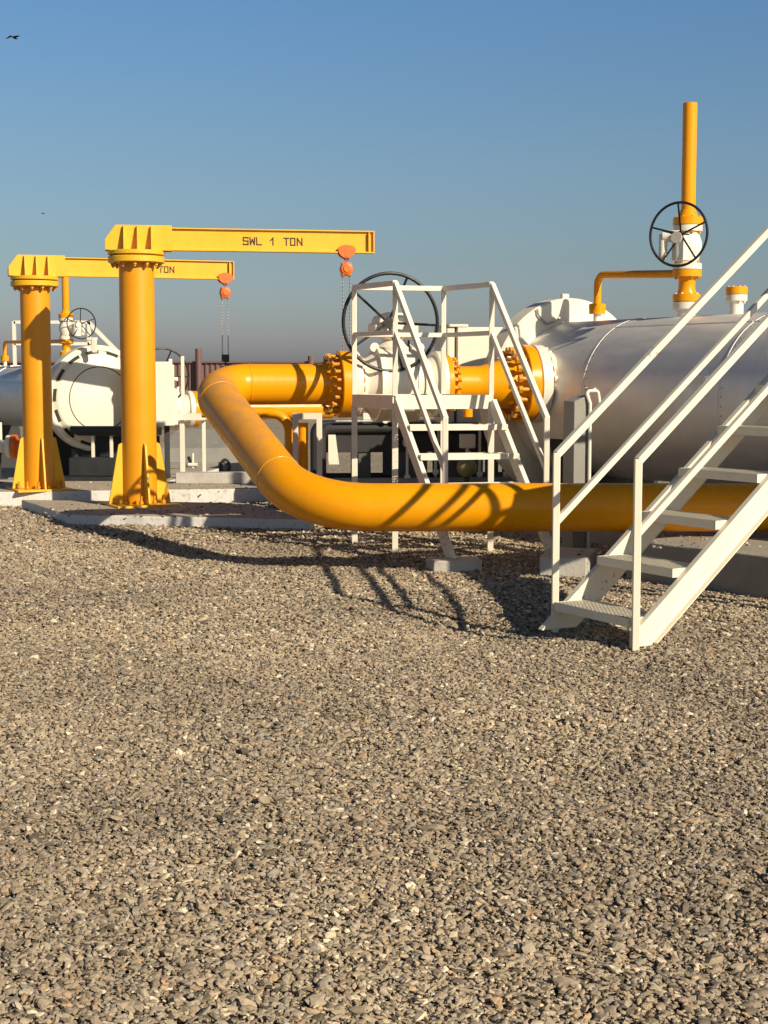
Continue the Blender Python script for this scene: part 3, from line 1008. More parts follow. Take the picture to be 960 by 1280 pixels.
# the big silver vessel on the right
V1 = V((2.24, 15.32, 0))
ve = thing('pressure_vessel', 'big silver clad pressure vessel on the right with a white end ring', 'pressure vessel', V1, AX, 'silver pressure vessels')
zc, vr = 1.37, 0.80
shl = obj('clad_shell', MB().lathe([(-0.46, vr - 0.02), (-0.44, vr)] + [(-0.44 + 0.2 * k, vr) for k in range(1, 37)] + [(6.95, vr - 0.05)], (0, 0, zc), (1, 0, 0), 96), 'alu', ve)
for x in (0.66, 2.50, 4.34, 6.0):
    obj('cladding_joint', MB().lathe([(x - 0.014, vr - 0.004), (x - 0.008, vr + 0.004), (x + 0.008, vr + 0.004), (x + 0.014, vr - 0.004)], (0, 0, zc), (1, 0, 0), 96), 'alu', shl)
rv_ = MB().lathe([(0, 0.009), (0.005, 0.006)], (0, 0, 0), (0, 0, 1), 8).mesh('rivet')
rv_.materials.append(M['zinc'])
for x in (0.70, 2.54):
    for k in range(24):
        an = R(-20 + 135 * k / 23)
        place('rivet', rv_, shl, Matrix.Translation((x, -vr * math.cos(an), zc + vr * math.sin(an))) @ Matrix.Rotation(PI / 2 - an, 4, 'X'))
a = R(62)
for x0, x1 in ((0.675, 2.485), (2.515, 4.325)):
    mm = MB().bar((x0, -(vr + 0.001) * math.cos(a), zc + (vr + 0.001) * math.sin(a)), (x1, -(vr + 0.001) * math.cos(a), zc + (vr + 0.001) * math.sin(a)), 0.012, 0.010)
    obj('cladding_joint', mm, 'alu', shl)
rg = obj('end_ring', MB().lathe([(-0.70, 1.03), (-0.68, 1.05), (-0.48, 1.05), (-0.46, 1.03)], (0, 0, zc), (1, 0, 0), 96), 'cream', ve)
obj('lifting_lug', MB().box((-0.57, -0.02, zc + 1.06), (0.05, 0.09, 0.08)), 'cream', rg, bevel=0.01)
a0 = R(115)
mb = MB()
pl = []
for a, rr in ((118, 1.045), (119, 0.99), (118, 0.93), (115, 0.85), (108, 0.84), (103, 0.86)):
    pl.append((-0.435, rr * math.cos(R(a)), zc + rr * math.sin(R(a))))
obj('cable_conduit', MB().tube(pl, 0.011, 8), 'zinc', rg)
obj('end_cap', MB().lathe([(-0.98, 0.3), (-0.95, 0.55), (-0.86, 0.75), (-0.70, 0.84)], (0, 0, zc), (1, 0, 0), 80), 'cream', ve)
# inlet nozzle with a flange facing the reducer
inv = WM[ve].inverted()
nz = obj('inlet_nozzle', MB().lathe([(3.283, 0.385), (3.29, 0.395), (3.385, 0.395), (3.392, 0.385), (3.393, 0.335), (3.44, 0.325), (3.55, 0.33), (3.85, 0.33)], U0, PD, 56), 'white', ve, world=True)
bolts(nz, inv @ at(3.39), inv.to_3x3() @ PD, 20, 0.345, 'white', 0.030, 0.05)
for x in (0.15, 4.3):
    saddle(ve, x, vr, zc, 0.29, 'dark')
tn = obj('top_nozzle', MB().lathe([(zc + vr - 0.05, 0.065), (2.285, 0.065), (2.29, 0.098), (2.345, 0.098)], (1.91, 0, 0), (0, 0, 1), 24), 'white', ve)
bf = obj('blind_flange', MB().lathe([(2.35, 0.10), (2.412, 0.10), (2.418, 0.094)], (1.91, 0, 0), (0, 0, 1), 24), 'yellow', tn)
bolts(tn, (1.91, 0, 2.348), (0, 0, 1), 8, 0.078, 'white', 0.012, 0.12)
def on_shell(x, ang, off=0.0):
    return V((x, -(vr + off) * math.cos(R(ang)), zc + (vr + off) * math.sin(R(ang))))
p0 = on_shell(0.85, 8)
mb = MB().bar(p0, p0 + V((0, -0.10, 0)), 0.012, 0.012).bar(p0 + V((0, -0.10, 0.01)), p0 + V((0, -0.10, -0.13)), 0.03, 0.012).bar(p0 + V((0, -0.10, 0)), p0 + V((0.13, -0.10, 0.0)), 0.03, 0.014)
obj('nameplate_bracket', mb, 'white', ve)
p0 = on_shell(2.33, 14)
obj('nameplate_bracket', MB().box(p0 + V((0, -0.03, 0)), (0.12, 0.06, 0.08)), 'zinc', ve)
vent(V1, zc + vr - 0.06, 1.254, -0.06, 'tall yellow vent pipe with a black handwheel on top of the near silver vessel')

# the vessel far left with its closure facing this way
V2 = V((-4.065, 20.92, 0))
ve2 = thing('pressure_vessel', 'distant silver vessel at far left with a big white slotted closure ring', 'pressure vessel', V2, AX, 'silver pressure vessels')
z2, r2 = 1.28, 0.485
shl = obj('clad_shell', MB().lathe([(-6.6, r2 - 0.1), (-6.4, r2), (-0.10, r2)], (0, 0, z2), (1, 0, 0), 64), 'alu', ve2)
for x in (-3.55, -4.5):
    obj('cladding_joint', MB().lathe([(x - 0.02, r2 - 0.004), (x - 0.015, r2 + 0.008), (x + 0.015, r2 + 0.008), (x + 0.02, r2 - 0.004)], (0, 0, z2), (1, 0, 0), 64), 'zinc', shl)
rg = obj('closure_ring', MB().lathe([(-0.13, 0.735), (-0.11, 0.755), (0.06, 0.755), (0.08, 0.735), (0.081, 0.68), (0.06, 0.67)], (0, 0, z2), (1, 0, 0), 72), 'cream', ve2)
sm = MB().box((0, 0, 0), (0.03, 0.17, 0.05)).mesh('clamp_slot', 0)
sm.materials.append(M['black'])
for k in range(14):
    place('clamp_slot', sm, rg, Matrix.Translation((0.078, 0, z2)) @ Matrix.Rotation(2 * PI * (k + 0.3) / 14, 4, 'X') @ Matrix.Translation((0, 0, 0.652)))
obj('closure_door', MB().lathe([(0.05, 0.66), (0.07, 0.66), (0.088, 0.64), (0.105, 0.62), (0.115, 0.60)], (0, 0, z2), (1, 0, 0), 72), 'cream', ve2)
obj('door_joint', MB().tube([(0.116, 0.45 * math.cos(2 * PI * k / 64), z2 + 0.45 * math.sin(2 * PI * k / 64)) for k in range(64)], 0.007, 6, True), 'dark', ve2)
hb = MB()
Q = Matrix.Rotation(-AX, 3, 'Z')
def wb(c, s):
    hb.box(Q @ (V(c) - V2), s, -AX)
hb = MB()
wb((-4.02, 20.55, 2.02), (0.07, 0.06, 0.20))
wb((-4.05, 20.55, 2.11), (0.15, 0.05, 0.045))
obj('safety_latch', hb, 'cream', ve2, bevel=0.01)
for x in (-1.0, -5.0):
    saddle(ve2, x, r2, z2, 0.0, 'dark', 0.2)
mb = MB()
obj('ring_support', MB().box((-0.05, 0, 0.36), (0.14, 0.7, 0.42)), 'dark', ve2)
vent(V2, 1.755, -1.21, -4.15, 'distant yellow vent pipe and white valve above the far left vessel', True, 0.76)

# ------------------------------------------------------------------ access platform in front of the valve
ap = thing('access_platform', 'white railed access platform with steep steps in front of the big handwheel', 'platform', (0.35, 13.7, 0))
P1, P2, P3, P4 = V((-0.28, 14.0, 0)), V((0.10, 13.30, 0)), V((0.57, 14.2, 0)), V((0.98, 13.50, 0))
ZD, ZM, ZT = 1.42, 1.99, 2.43
Z = lambda p, z: V((p.x, p.y, z))
for p in (P1, P2, P3, P4):
    obj('post', MB().bar(Z(p, ZD), Z(p, ZT), 0.046, 0.046, (1, 0, 0)), 'white', ap, True, 0.004)
    obj('leg', MB().bar(Z(p, -0.05), Z(p, ZD - 0.09), 0.055, 0.055, (1, 0, 0)), 'white', ap, True, 0.004)
for a, b in ((P1, P2), (P1, P3), (P3, P4)):
    obj('top_rail', MB().bar(Z(a, ZT), Z(b, ZT), 0.048, 0.048), 'white', ap, True, 0.004)
    obj('mid_rail', MB().bar(Z(a, ZM), Z(b, ZM), 0.036, 0.042), 'white', ap, True, 0.004)
def grating(mb, o, ux, uy, L, W, h, nx, ny, t=0.005):
    """bar grating with its corner at o, L along ux and W along uy, top at o.z"""
    ux, uy = V(ux), V(uy)
    for i in range(nx + 1):
        p = o + uy * (W * i / nx)
        mb.bar(p - V((0, 0, h / 2)), p + ux * L - V((0, 0, h / 2)), t, h)
    for i in range(ny + 1):
        p = o + ux * (L * i / ny)
        mb.bar(p - V((0, 0, h / 2 - 0.004)), p + uy * W - V((0, 0, h / 2 - 0.004)), t, h * 0.6)
dk = MB()
n = 22
for i in range(1, n):
    f = i / n
    dk.bar(Z(P1.lerp(P2, f), ZD - 0.012), Z(P3.lerp(P4, f), ZD - 0.012), 0.006, 0.024)
for i in range(1, 9):
    f = i / 9
    dk.bar(Z(P1.lerp(P3, f), ZD - 0.014), Z(P2.lerp(P4, f), ZD - 0.014), 0.006, 0.018)
obj('deck_grating', dk, 'zinc', ap, True, smooth=0)
mb = MB()
for a, b in ((P1, P2), (P2, P4), (P4, P3), (P3, P1)):
    mb.bar(Z(a, ZD - 0.055), Z(b, ZD - 0.055), 0.05, 0.125)
obj('deck_frame', mb, 'white', ap, True)
SD = V((0.45, -0.89, 0)).normalized()
SL = 1.27
for p in (P2, P4):
    e = 1.075
    obj('stringer', MB().bar(Z(p, ZD - 0.06) + SD * 0.02, Z(p, ZD - 0.06 - SL * (e - 0.02)) + SD * e, 0.045, 0.10), 'white', ap, True, 0.003)
    er = 0.93
    top_end = Z(p, ZT - 1.285 * er) + SD * er
    obj('stair_handrail', MB().bar(Z(p, ZT), top_end, 0.046, 0.046), 'white', ap, True, 0.004)
    mid_end = Z(p, ZM - 1.285 * er) + SD * er
    obj('stair_mid_rail', MB().bar(Z(p, ZM), mid_end, 0.036, 0.042), 'white', ap, True, 0.004)
    obj('stair_post', MB().bar(Z(top_end, 0.19), top_end + V((0, 0, 0.015)), 0.046, 0.046, (1, 0, 0)), 'white', ap, True, 0.004)
for k in range(1, 5):
    z = ZD - 0.252 * k
    s = 0.252 * k / SL
    a, b = Z(P2, z) + SD * (s + 0.09), Z(P4, z) + SD * (s + 0.09)
    mb = MB().bar(a - V((0, 0, 0.025)), b - V((0, 0, 0.025)), 0.02, 0.05)
    mb.bar(a - V((0, 0, 0.02)) - SD * 0.20, b - V((0, 0, 0.02)) - SD * 0.20, 0.02, 0.04)
    wv = (b - a)
    grating(mb, a - SD * 0.20 - V((0, 0, 0.004)), SD, wv.normalized(), 0.20, wv.length, 0.02, 14, 6)
    obj('tread', mb, 'white', ap, True, smooth=0)

pm = pad('footing_block', [(0.40, 12.12), (0.84, 12.20), (0.79, 12.47), (0.36, 12.40)], 0.07, 'block', 'low rounded white concrete footing under the left foot of the platform steps', 'footing', 6, amp=0.02)
pad('footing_block', [(1.27, 11.93), (1.64, 11.84), (1.83, 12.46), (1.44, 12.62)], 0.135, 'block', 'taller white concrete footing under the right foot of the platform steps', 'footing', 7, amp=0.01)

# ------------------------------------------------------------------ the stairs on the right
st = thing('metal_stairs', 'cream painted metal stairs with grated treads rising on the right', 'stairs', (1.3, 9.0, 0))
N0, F0 = V((1.474, 8.637, 0)), V((1.107, 9.278, 0))
CD = V((0.8677, 0.497, 0)).normalized()
WD = (N0 - F0).normalized()
WID = (N0 - F0).length
TOP_S, SLP = 1.82, 0.84
ZP = 0.17 + 0.274 * 6
for nm, b in (('near', N0), ('far', F0)):
    sgn = 1 if nm == 'near' else -1
    # channel stringer: web plus two flanges turned outwards
    m = Matrix((CD, V((0, 0, 1)), WD * sgn)).transposed().to_4x4()
    m.translation = b
    up = lambda s: 0.10 + SLP * s
    lo = lambda s: -0.125 + SLP * s
    tip = -0.02 if nm == 'near' else -0.12
    poly = [(tip, -0.006), (0.152, -0.006)] + [(TOP_S + 0.1, lo(TOP_S + 0.1)), (TOP_S + 0.1, up(TOP_S + 0.1))] + ([(tip, up(tip))] if nm == 'near' else [])
    mb = MB().prism(poly, 0.008, m)
    q0, q1 = b + CD * tip + V((0, 0, up(tip) - 0.004)), b + CD * (TOP_S + 0.1) + V((0, 0, up(TOP_S + 0.1) - 0.004))
    off = WD * sgn * 0.022
    mb.bar(q0 + off, q1 + off, 0.044, 0.008)
    q0, q1 = b + CD * 0.155 + V((0, 0, lo(0.155) + 0.004)), b + CD * (TOP_S + 0.1) + V((0, 0, lo(TOP_S + 0.1) + 0.004))
    mb.bar(q0 + off, q1 + off, 0.044, 0.008)
    obj('stringer', mb, 'cream', st, True, 0.002)
    pb = b + WD * sgn * 0.030
    ph = 1.117
    obj('post', MB().bar(pb + V((0, 0, -0.03)), pb + V((0, 0, ph)), 0.044, 0.044, (1, 0, 0)), 'cream', st, True, 0.004)
    r0, r1 = pb + V((0, 0, ph - 0.012)), pb + CD * TOP_S + V((0, 0, ph - 0.012 + SLP * TOP_S))
    obj('handrail', MB().bar(r0, r1, 0.044, 0.046), 'cream', st, True, 0.004)
    obj('mid_rail', MB().bar(r0 - V((0, 0, 0.43)), r1 - V((0, 0, 0.43)), 0.038, 0.040), 'cream', st, True, 0.004)
    obj('post', MB().bar(pb + CD * TOP_S + V((0, 0, ZP - 0.1)), r1 + V((0, 0, 0.02)), 0.048, 0.048, (1, 0, 0)), 'cream', st, True, 0.004)
    # rails round the landing
    if nm == 'near':
        ends = [(r1, r1 + CD * 1.55)]
    else:
        ends = [(r1, r1 + CD * 1.55), (r1 + CD * 1.55, r1 + CD * 1.55 + WD * (WID + 0.06))]
    for a, c in ends:
        obj('landing_rail', MB().bar(a, c, 0.05, 0.052).bar(a - V((0, 0, 0.43)), c - V((0, 0, 0.43)), 0.04, 0.044), 'cream', st, True, 0.004)
    pp = pb + CD * (TOP_S + 1.55)
    obj('leg', MB().bar(pp, pp + V((0, 0, r1.z)), 0.06, 0.06, (1, 0, 0)), 'cream', st, True, 0.004)
    pp = pb + CD * (TOP_S + 0.12)
    obj('leg', MB().bar(pp, pp + V((0, 0, ZP - 0.1)), 0.06, 0.06, (1, 0, 0)), 'cream', st, True, 0.004)
for k in range(6):
    z = 0.17 + 0.274 * k
    s0 = -0.03 + 0.335 * k
    o = F0 + CD * s0 + V((0, 0, z))
    mb = MB()
    dp = 0.27
    pa, pb_ = o + WD * 0.006, o + WD * (WID - 0.006)
    mb.bar(pa - V((0, 0, 0.027)) + CD * 0.003, pb_ - V((0, 0, 0.027)) + CD * 0.003, 0.006, 0.054)
    mb.bar(pa - V((0, 0, 0.02)) + CD * dp, pb_ - V((0, 0, 0.02)) + CD * dp, 0.006, 0.04)
    for q in (pa, pb_):
        mb.bar(q - V((0, 0, 0.027)), q + CD * dp - V((0, 0, 0.027)), 0.006, 0.054)
    grating(mb, o + CD * 0.004 + WD * 0.012, WD, CD, WID - 0.024, dp - 0.008, 0.032, 10, 18, 0.005)
    obj('tread', mb, 'cream', st, True, smooth=0)
mb = MB()
o = F0 + CD * (TOP_S - 0.02) + V((0, 0, ZP))
mb.bar(o + WD * WID / 2 - V((0, 0, 0.003)), o + WD * WID / 2 + CD * 1.6 - V((0, 0, 0.003)), WID - 0.01, 0.006)
obj('landing_plate', mb, 'zinc', st, True, smooth=0)  # unseen landing read from its shadow, lengthened to shade the low pipe
mb = MB()
for a, b in ((o, o + WD * WID), (o + CD * 1.6, o + CD * 1.6 + WD * WID), (o, o + CD * 1.6), (o + WD * WID, o + WD * WID + CD * 1.6)):
    mb.bar(a - V((0, 0, 0.02)), b - V((0, 0, 0.02)), 0.05, 0.26)  # edge raised like toe plates to add to the shadow on the pipe
obj('landing_frame', mb, 'cream', st, True)

# ------------------------------------------------------------------ instrument post by the vessel
ip = thing('instrument_post', 'grey square post with a bent white tube beside the silver vessel', 'post', (1.70, 13.0, 0), R(27))
obj('post_body', MB().prism([(-0.085, 0), (0.085, 0), (0.085, 1.44), (-0.085, 1.38)], 0.17, Matrix.Translation((0, 0.085, 0)) @ Matrix.Rotation(PI / 2, 4, 'X')), 'grey', ip, bevel=0.006)
obj('bent_tube', MB().tube(fillet([(0.06, -0.115, 0.0), (0.06, -0.115, 1.36), (0.03, -0.09, 1.47), (0.14, -0.115, 1.47), (0.17, -0.115, 1.30)], 0.03, 6), 0.016, 10), 'white', ip)

# ------------------------------------------------------------------ dark skid behind the valve
sk = thing('steel_skid', 'black steel skid frame standing in shade behind the white valve', 'skid', (0.30, 17.0, 0), R(6))
def local_frame(x0, x1, z0, z1, y):
    mb = MB()
    mb.tube(fillet([(x0, y, 0.0), (x0, y, z1), (x1, y, z1), (x1, y, 0.0)], 0.10, 6), 0.06, 16)
    return mb
obj('tube_frame', local_frame(-1.06, 1.25, 0, 1.02, -0.5), 'dark', sk)
obj('tube_frame', local_frame(-1.06, 1.25, 0, 1.02, 0.6), 'dark', sk)
mb = MB()
for y in (-0.48, 0.58):
    mb.box((0.1, y, 0.24), (2.3, 0.05, 0.42))
obj('bottom_beam', mb, 'dark', sk, bevel=0.004)
mb = MB()
for y in (-0.47, 0.57):
    mb.box((0.1, y, 0.87), (2.3, 0.04, 0.24))
obj('upper_panel', mb, 'dark', sk, bevel=0.004)
for x0, x1 in ((-0.64, -0.50), (-0.26, 0.14), (0.34, 0.62), (0.80, 0.95)):
    mb = MB()
    for y in (-0.455, 0.555):
        mb.box(((x0 + x1) / 2, y, 0.60), (x1 - x0, 0.03, 0.36))
    obj('web_plate', mb, 'midgrey', sk, bevel=0.004)
mb = MB().prism([(-0.98, 0.95), (-0.90, 0.95), (-0.86, 0.62), (-0.98, 0.62)], 0.02, Matrix.Translation((0, -0.52, 0)) @ Matrix.Rotation(PI / 2, 4, 'X'))
obj('end_gusset', mb, 'white', sk)
for x in (-0.35, -0.24, -0.13):
    obj('pipe_stub', MB().cyl((x, -0.40, 1.11), (x, -0.62, 1.11), 0.035, n=14), 'white', sk)
obj('junction_box', MB().box((-0.55, -0.5, 1.13), (0.09, 0.09, 0.12)), 'white', sk, bevel=0.008)

for x, z0, z1 in ((-0.10, 0.42, 0.80), (0.22, 0.48, 0.86), (0.72, 0.45, 1.10), (1.02, 0.45, 0.95)):
    obj('tubing', MB().cyl((x, -0.56, z0), (x, -0.56, z1), 0.016, n=10).cyl((x - 0.03, -0.56, z0 + 0.05), (x + 0.03, -0.56, z0 + 0.05), 0.03, n=10), 'white', sk)
obj('tubing', MB().tube(fillet([(-0.9, -0.58, 1.10), (0.25, -0.58, 1.10), (0.25, -0.58, 0.86)], 0.06, 5), 0.018, 10), 'zinc', sk)
obj('cable_tray', MB().box((0.1, -0.54, 0.44), (2.1, 0.10, 0.05)), 'grey', sk, bevel=0.004)
obj('gauge', MB().lathe([(-0.02, 0.055), (0.02, 0.055)], (-0.10, -0.60, 0.86), (0, 1, 0), 20), 'white', sk)

ca = thing('round_canister', 'olive green round canister seen between the platform steps', 'canister', (0.875, 15.55, 0.0))
obj('canister_ball', MB().lathe([(0.107 * math.sin(R(a)), max(0.004, 0.107 * math.cos(R(a)))) for a in range(-90, 91, 15)], (0, 0, 0.64), (0, 0, 1), 32), 'olive', ca)
obj('canister_stand', MB().cyl((0, 0, 0), (0, 0, 0.56), 0.03, n=14).lathe([(0, 0.10), (0.015, 0.10)], (0, 0, 0), (0, 0, 1), 20), 'dark', ca)
jb = thing('instrument_box', 'small white instrument box on a thin stand above the olive canister', 'box', (0.90, 15.9, 0))
obj('box_body', MB().box((0, 0, 0.90), (0.17, 0.12, 0.15)), 'white', jb, bevel=0.012)
obj('stand', MB().bar((0, 0.03, 0), (0, 0.03, 0.83), 0.035, 0.035, (1, 0, 0)).box((0, 0.03, 0.008), (0.15, 0.15, 0.016)), 'white', jb)
mb = MB()

# ------------------------------------------------------------------ small yellow pipe loop and its support
yp = thing('drain_pipe', 'thin yellow pipe arching down behind the sloping gas pipe', 'pipe', (-1.3, 16.0, 0), 0)
mb = MB().tube(fillet([(-0.9, 16.2, 1.21), (-1.03 + 0.0, 16.2, 1.21), (-1.75, 16.2, 1.21)][::-1] + [], 0.1, 1) if False else fillet([(-2.0, 16.2, 1.20), (-1.04, 16.2, 1.20), (-1.04, 16.2, 0.0)], 0.22, 10), 0.055, 20)
obj('arch_pipe', mb, 'yellow', yp, True)
obj('riser', MB().cyl((-0.89, 16.2, 0.0), (-0.89, 16.2, 1.09), 0.055, n=20), 'yellow', yp, True)
ps = thing('pipe_support', 'white goalpost pipe support beside the thin yellow riser', 'pipe support', (-0.83, 16.0, 0))
for x in (-0.965, -0.705):
    obj('upright', MB().bar((x, 16.05, 0), (x, 16.05, 1.20), 0.05, 0.06, (1, 0, 0)).box((x, 16.05, 0.01), (0.14, 0.14, 0.02)), 'white', ps, True, 0.003)
obj('crossbar', MB().bar((-0.94, 16.05, 1.165), (-0.73, 16.05, 1.165), 0.05, 0.07), 'white', ps, True, 0.003)

# ------------------------------------------------------------------ things behind the cranes
bv2 = copy_tree(bv)
bv2.location = (-3.22, 21.7, -0.16)
bv2.scale = (0.835,) * 3
bv2.rotation_euler = (0, 0, R(22))
bv2['label'] = 'distant white ball valve half hidden behind the nearer crane column'
vp = thing('valve_stand', 'small white stand with a deck under the distant valve', 'stand', (-2.85, 21.0, 0))
obj('deck', MB().box((-2.76, 21.1, 1.02), (0.44, 0.5, 0.09)), 'white', vp, True, 0.004)
obj('leg', MB().bar((-2.87, 20.95, 0.14), (-2.87, 20.95, 0.975), 0.065, 0.065, (1, 0, 0)), 'white', vp, True, 0.004)
obj('leg', MB().bar((-2.60, 21.25, 0.0), (-2.60, 21.25, 0.975), 0.05, 0.05, (1, 0, 0)), 'white', vp, True, 0.004)
for x, z in ((-3.02, 1.84), (-2.85, 1.88)):
    obj('rail_post', MB().bar((x, 20.93, 1.0), (x, 20.93, z), 0.045, 0.045, (1, 0, 0)), 'white', vp, True, 0.004)
obj('rail_bracket', MB().box((-2.93, 20.95, 1.02), (0.24, 0.06, 0.05)), 'white', vp, True, 0.004)
obj('foot', MB().box((-2.87, 20.95, 0.14), (0.18, 0.18, 0.09)), 'dark', vp, True, 0.004)
pl_ = thing('branch_pipe', 'short yellow branch pipe beyond the top elbow of the gas pipe', 'pipe', (-2.5, 21.9, 0), R(22))
dr_ = V((math.cos(R(22)), math.sin(R(22)), 0))
c_ = V((-3.22, 21.7, 1.11))
obj('pipe', MB().lathe([(0.42, 0.16), (2.6, 0.16)], c_, dr_, 28), 'yellow', pl_, True)
obj('flange', MB().lathe([(0.405, 0.27), (0.475, 0.27)], c_, dr_, 32), 'yellow', pl_, True)
obj('support', MB().bar(c_ + dr_ * 2.0 - V((0, 0, 1.11)), c_ + dr_ * 2.0 - V((0, 0, 0.15)), 0.12, 0.12, (1, 0, 0)), 'dark', pl_, True)

wh = thing('equipment_housing', 'white boxy equipment housing just right of the nearer crane column', 'housing', (-3.30, 20.9, 0.15), R(14))
obj('housing_body', MB().box((0, 0, 1.18), (0.62, 0.45, 0.86)).box((0.03, 0, 0.97), (0.66, 0.41, 0.42)), 'cream', wh, bevel=0.015)
obj('housing_lid', MB().box((0, 0, 1.63), (0.52, 0.40, 0.04)), 'cream', wh, bevel=0.01)
for x in (-0.22, 0.22):
    obj('leg', MB().bar((x, 0, 0), (x, 0, 0.78), 0.07, 0.07, (1, 0, 0)), 'dark', wh)
cb = thing('equipment_cabinet', 'cream cabinet standing between the white valve and the vessel end ring', 'cabinet', (1.22, 16.75, 0), R(12))
obj('cabinet_body', MB().box((0.06, 0.3, 1.52), (0.92, 0.6, 1.26)), 'cream', cb, bevel=0.008)
obj('cabinet_side', MB().box((-0.48, 0.3, 1.54), (0.10, 0.56, 1.24)), 'cream', cb, bevel=0.008)
obj('cabinet_cap', MB().box((-0.40, 0.3, 2.165), (0.24, 0.62, 0.03)), 'cream', cb, bevel=0.004)
for x in (-0.3, 0.4):
    obj('leg', MB().bar((x, 0.3, 0.0), (x, 0.3, 0.9), 0.08, 0.08, (1, 0, 0)), 'dark', cb)

tk = thing('sump_tank', 'grey steel sump tank with a sloped lid beyond the concrete pads', 'tank', (-3.0, 24.2, 0), R(-4))
mb = MB().add([(-0.72, -0.1, 0.18), (0.72, -0.1, 0.18), (0.72, 1.1, 0.18), (-0.72, 1.1, 0.18), (-0.72, 0.0, 0.42), (0.72, 0.0, 0.42), (0.60, 1.0, 0.70), (-0.60, 1.0, 0.70)],
              [(0, 1, 2, 3), (0, 1, 5, 4), (1, 2, 6, 5), (2, 3, 7, 6), (3, 0, 4, 7), (4, 5, 6, 7)])
obj('tank_lid', mb, 'grey', tk, bevel=0.01)
obj('tank_base', MB().box((0, 0.5, 0.09), (1.62, 1.3, 0.18)), 'grey', tk, bevel=0.01)
obj('handle_loop', MB().tube([(0.42 + 0.07 * math.cos(a), -0.17, 0.13 + 0.11 * math.sin(a)) for a in [2 * PI * k / 16 for k in range(16)]], 0.025, 8, True), 'dark', tk)
obj('drain_cock', MB().cyl((-0.12, -0.14, 0.02), (-0.12, -0.14, 0.34), 0.02, n=10).cyl((-0.20, -0.14, 0.15), (-0.04, -0.14, 0.15), 0.035, n=12), 'white', tk)
o = obj('concrete_sleeper', MB().box((0, 0, 0.075), (1.0, 0.22, 0.15)), 'block', bevel=0.012)
o.location = (-2.25, 19.45, 0.183)
o.rotation_euler = (0, 0, R(2))
tag(o, 'tan concrete sleeper lying on the far crane pad', 'sleeper')

ds = thing('dark_skid', 'dark grey equipment skid on the pad below the far white closure', 'skid', (-3.75, 20.62, 0.15), R(-3))
obj('skid_tray', MB().box((0, 0.05, 0.03), (1.35, 0.8, 0.06)), 'dark', ds, bevel=0.01)
obj('skid_box', MB().box((-0.02, 0.0, 0.19), (1.20, 0.46, 0.26)), 'dark', ds, bevel=0.015)
obj('cavity_fill', MB().box((0.0, 0.16, 0.46), (1.16, 0.04, 0.30)), 'dark', ds, bevel=0.004)  # dark sheet standing in for the shaded hollow behind the posts
for x in (-0.30, -0.04, 0.30):
    obj('skid_post', MB().bar((x, -0.12, 0.32), (x, -0.12, 0.62), 0.055, 0.04, (1, 0, 0)), 'white', ds, bevel=0.004)
obj('skid_cover', MB().box((0.05, -0.02, 0.685), (1.14, 0.30, 0.12)).cyl((-0.60, -0.16, 0.70), (0.62, -0.16, 0.70), 0.06, n=16), 'dark', ds, bevel=0.01)
obj('skid_chock', MB().box((-0.80, -0.2, 0.05), (0.10, 0.10, 0.14)).cyl((-0.80, -0.24, 0.14), (-0.80, -0.16, 0.14), 0.055, n=14), 'white', ds, bevel=0.008)

gv = thing('gate_valve', 'small white valve with an orange flange at the left edge', 'valve', (-5.45, 20.75, 0.15))
obj('valve_body', MB().lathe([(-0.22, 0.10), (-0.20, 0.16), (-0.14, 0.16), (-0.12, 0.09), (0.12, 0.09), (0.14, 0.16), (0.20, 0.16)], (0, 0, 0.46), (1, 0, 0), 24).cyl((0, 0, 0.5), (0, 0, 0.80), 0.07, n=16), 'white', gv)
obj('flange', MB().lathe([(0.205, 0.17), (0.27, 0.17), (0.28, 0.09), (0.42, 0.09)], (0, 0, 0.46), (1, 0, 0), 24), 'orange', gv)
obj('support', MB().cyl((0, 0, 0.0), (0, 0, 0.45), 0.05, n=12).lathe([(0, 0.14), (0.02, 0.14)], (0, 0, 0), (0, 0, 1), 16), 'dark', gv)

rp = thing('access_platform', 'distant white railed platform and stair behind the far left vessel', 'platform', (-7.0, 33.0, 0))
def wp(u, z, y=33.2):
    return V(((u - 480) / 1840 * y, y, z))
def rail(n_, a, b, w=0.07):
    obj(n_, MB().bar(a, b, w, w), 'white', rp, True)
for u in (21, 62, 114):
    rail('post', wp(u, 0), wp(u, 2.82))
rail('top_rail', wp(21, 2.8), wp(114, 2.8))
rail('mid_rail', wp(21, 2.32), wp(114, 2.32))
rail('deck_edge', wp(21, 1.75), wp(114, 1.75), 0.16)
obj('deck', MB().box((wp(67, 0).x, 33.75, 1.72), (wp(114, 0).x - wp(21, 0).x, 1.0, 0.06)), 'zinc', rp, True)
for y in (33.2, 34.1):
    for q, n_ in ((2.8, 'stair_handrail'), (2.3, 'stair_mid_rail'), (1.7, 'stringer')):
        rail(n_, wp(114, q, y), wp(176, q - 1.15, y), 0.07 if q > 2 else 0.14)
    rail('stair_post', wp(176, 0, y), wp(176, 1.66, y))
for k in range(1, 5):
    f = k / 5
    a = wp(114, 1.7, 33.2).lerp(wp(176, 0.55, 33.2), f)
    obj('tread', MB().box((a.x, 33.65, a.z), (0.24, 0.85, 0.04)), 'white', rp, True)
obj('rear_leg', MB().bar(wp(23, 0, 34.2), wp(23, 1.7, 34.2), 0.07, 0.07), 'white', rp, True)

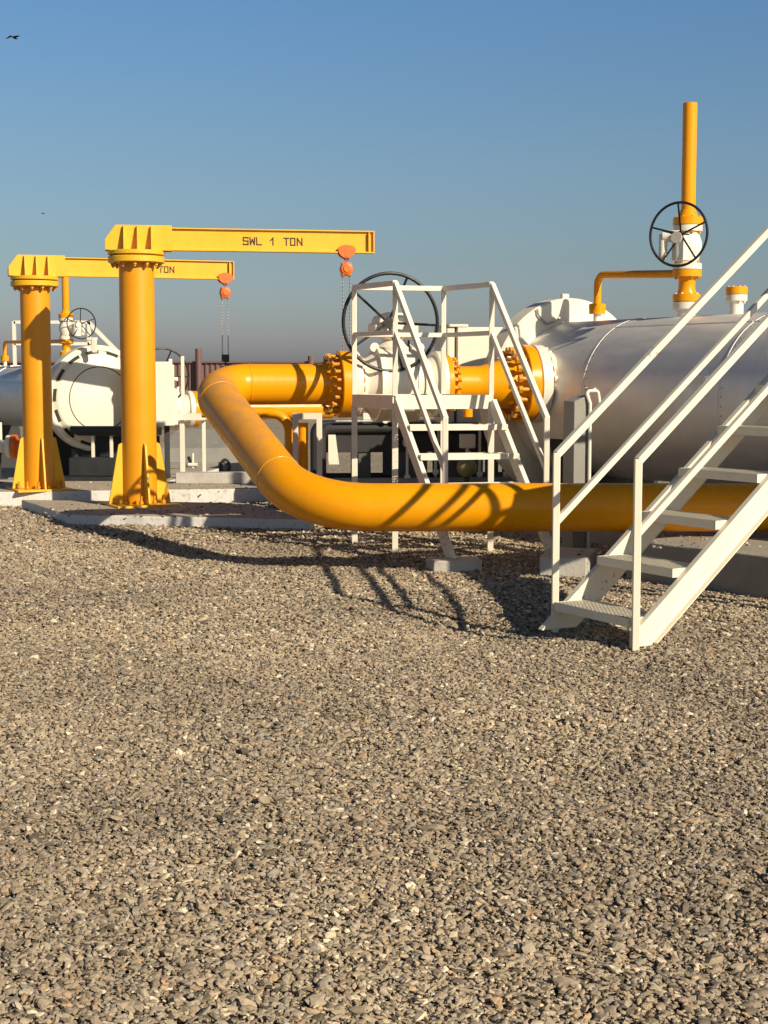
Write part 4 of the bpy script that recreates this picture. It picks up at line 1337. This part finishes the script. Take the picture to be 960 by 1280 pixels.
# ------------------------------------------------------------------ far fence
def fence():
    t = thing('sheet_fence', 'maroon corrugated sheet fence far behind the plant', 'fence', (-14, 60, 0))
    x0, x1, y, h = -40.0, 2.6, 60.0, 2.16
    vs, fs = [], []
    n = int((x1 - x0) / 0.055)
    for i in range(n + 1):
        x = x0 + (x1 - x0) * i / n
        ph = i % 4
        yy = y + (0.05 if ph in (1, 2) else 0.0)
        vs += [(x, yy, 0), (x, yy, h), (x, yy + 0.01, h), (x, yy + 0.01, 0)]
    for i in range(n):
        for k in range(4):
            fs.append((i * 4 + k, i * 4 + (k + 1) % 4, i * 4 + 4 + (k + 1) % 4, i * 4 + 4 + k))
    obj('sheet', MB().add(vs, fs), 'maroon', t, True, smooth=0)
    obj('top_rail', MB().bar((x0, y - 0.04, h), (x1, y - 0.04, h), 0.07, 0.07), 'maroon', t, True)
    for x in [-2.95 - 4.55 * k for k in range(0, 9)]:
        hh = 2.70 if (k_ := round((x + 2.95) / -4.55)) % 2 else 2.40
        obj('fence_post', MB().cyl((x, y - 0.18, 0), (x, y - 0.18, hh), 0.13, n=12), 'maroon', t, True)
fence()

# ------------------------------------------------------------------ birds
def bird(p, s, rz, label):
    mb = MB()
    mb.lathe([(-0.5, 0.01), (-0.42, 0.07), (-0.25, 0.05), (0.0, 0.10), (0.25, 0.09), (0.36, 0.065), (0.44, 0.06), (0.50, 0.03), (0.56, 0.005)], (0, 0, 0), (1, 0, 0), 12)
    for sg in (-1, 1):
        up = 0.10 if sg < 0 else -0.24
        vs = [(0.22, 0.05 * sg, 0.04), (-0.16, 0.05 * sg, 0.04), (0.26, 0.40 * sg, 0.16), (-0.10, 0.40 * sg, 0.15), (-0.10, 0.88 * sg, 0.04 + up), (-0.22, 0.84 * sg, 0.03 + up)]
        vs2 = [(a, b, c + 0.03) for a, b, c in vs[:4]] + [(a, b, c + 0.01) for a, b, c in vs[4:]]
        mb.add(vs + vs2, [(0, 1, 3, 2), (2, 3, 5, 4), (6, 8, 9, 7), (8, 10, 11, 9), (0, 2, 8, 6), (2, 4, 10, 8), (1, 7, 9, 3), (3, 9, 11, 5), (4, 5, 11, 10), (0, 6, 7, 1)])
    o = obj('bird', mb, 'bird', smooth=50)
    o.location = p
    o.scale = (s, s, s)
    o.rotation_euler = (R(8), R(6), rz)
    tag(o, label, 'bird', 'birds in the sky')
bird((-14.72, 60.0, 15.0), 0.40, R(62), 'dark bird gliding high in the blue sky at top left')
bird((-21.7, 95.0, 11.9), 0.22, R(20), 'tiny speck of a distant bird above the farther crane')
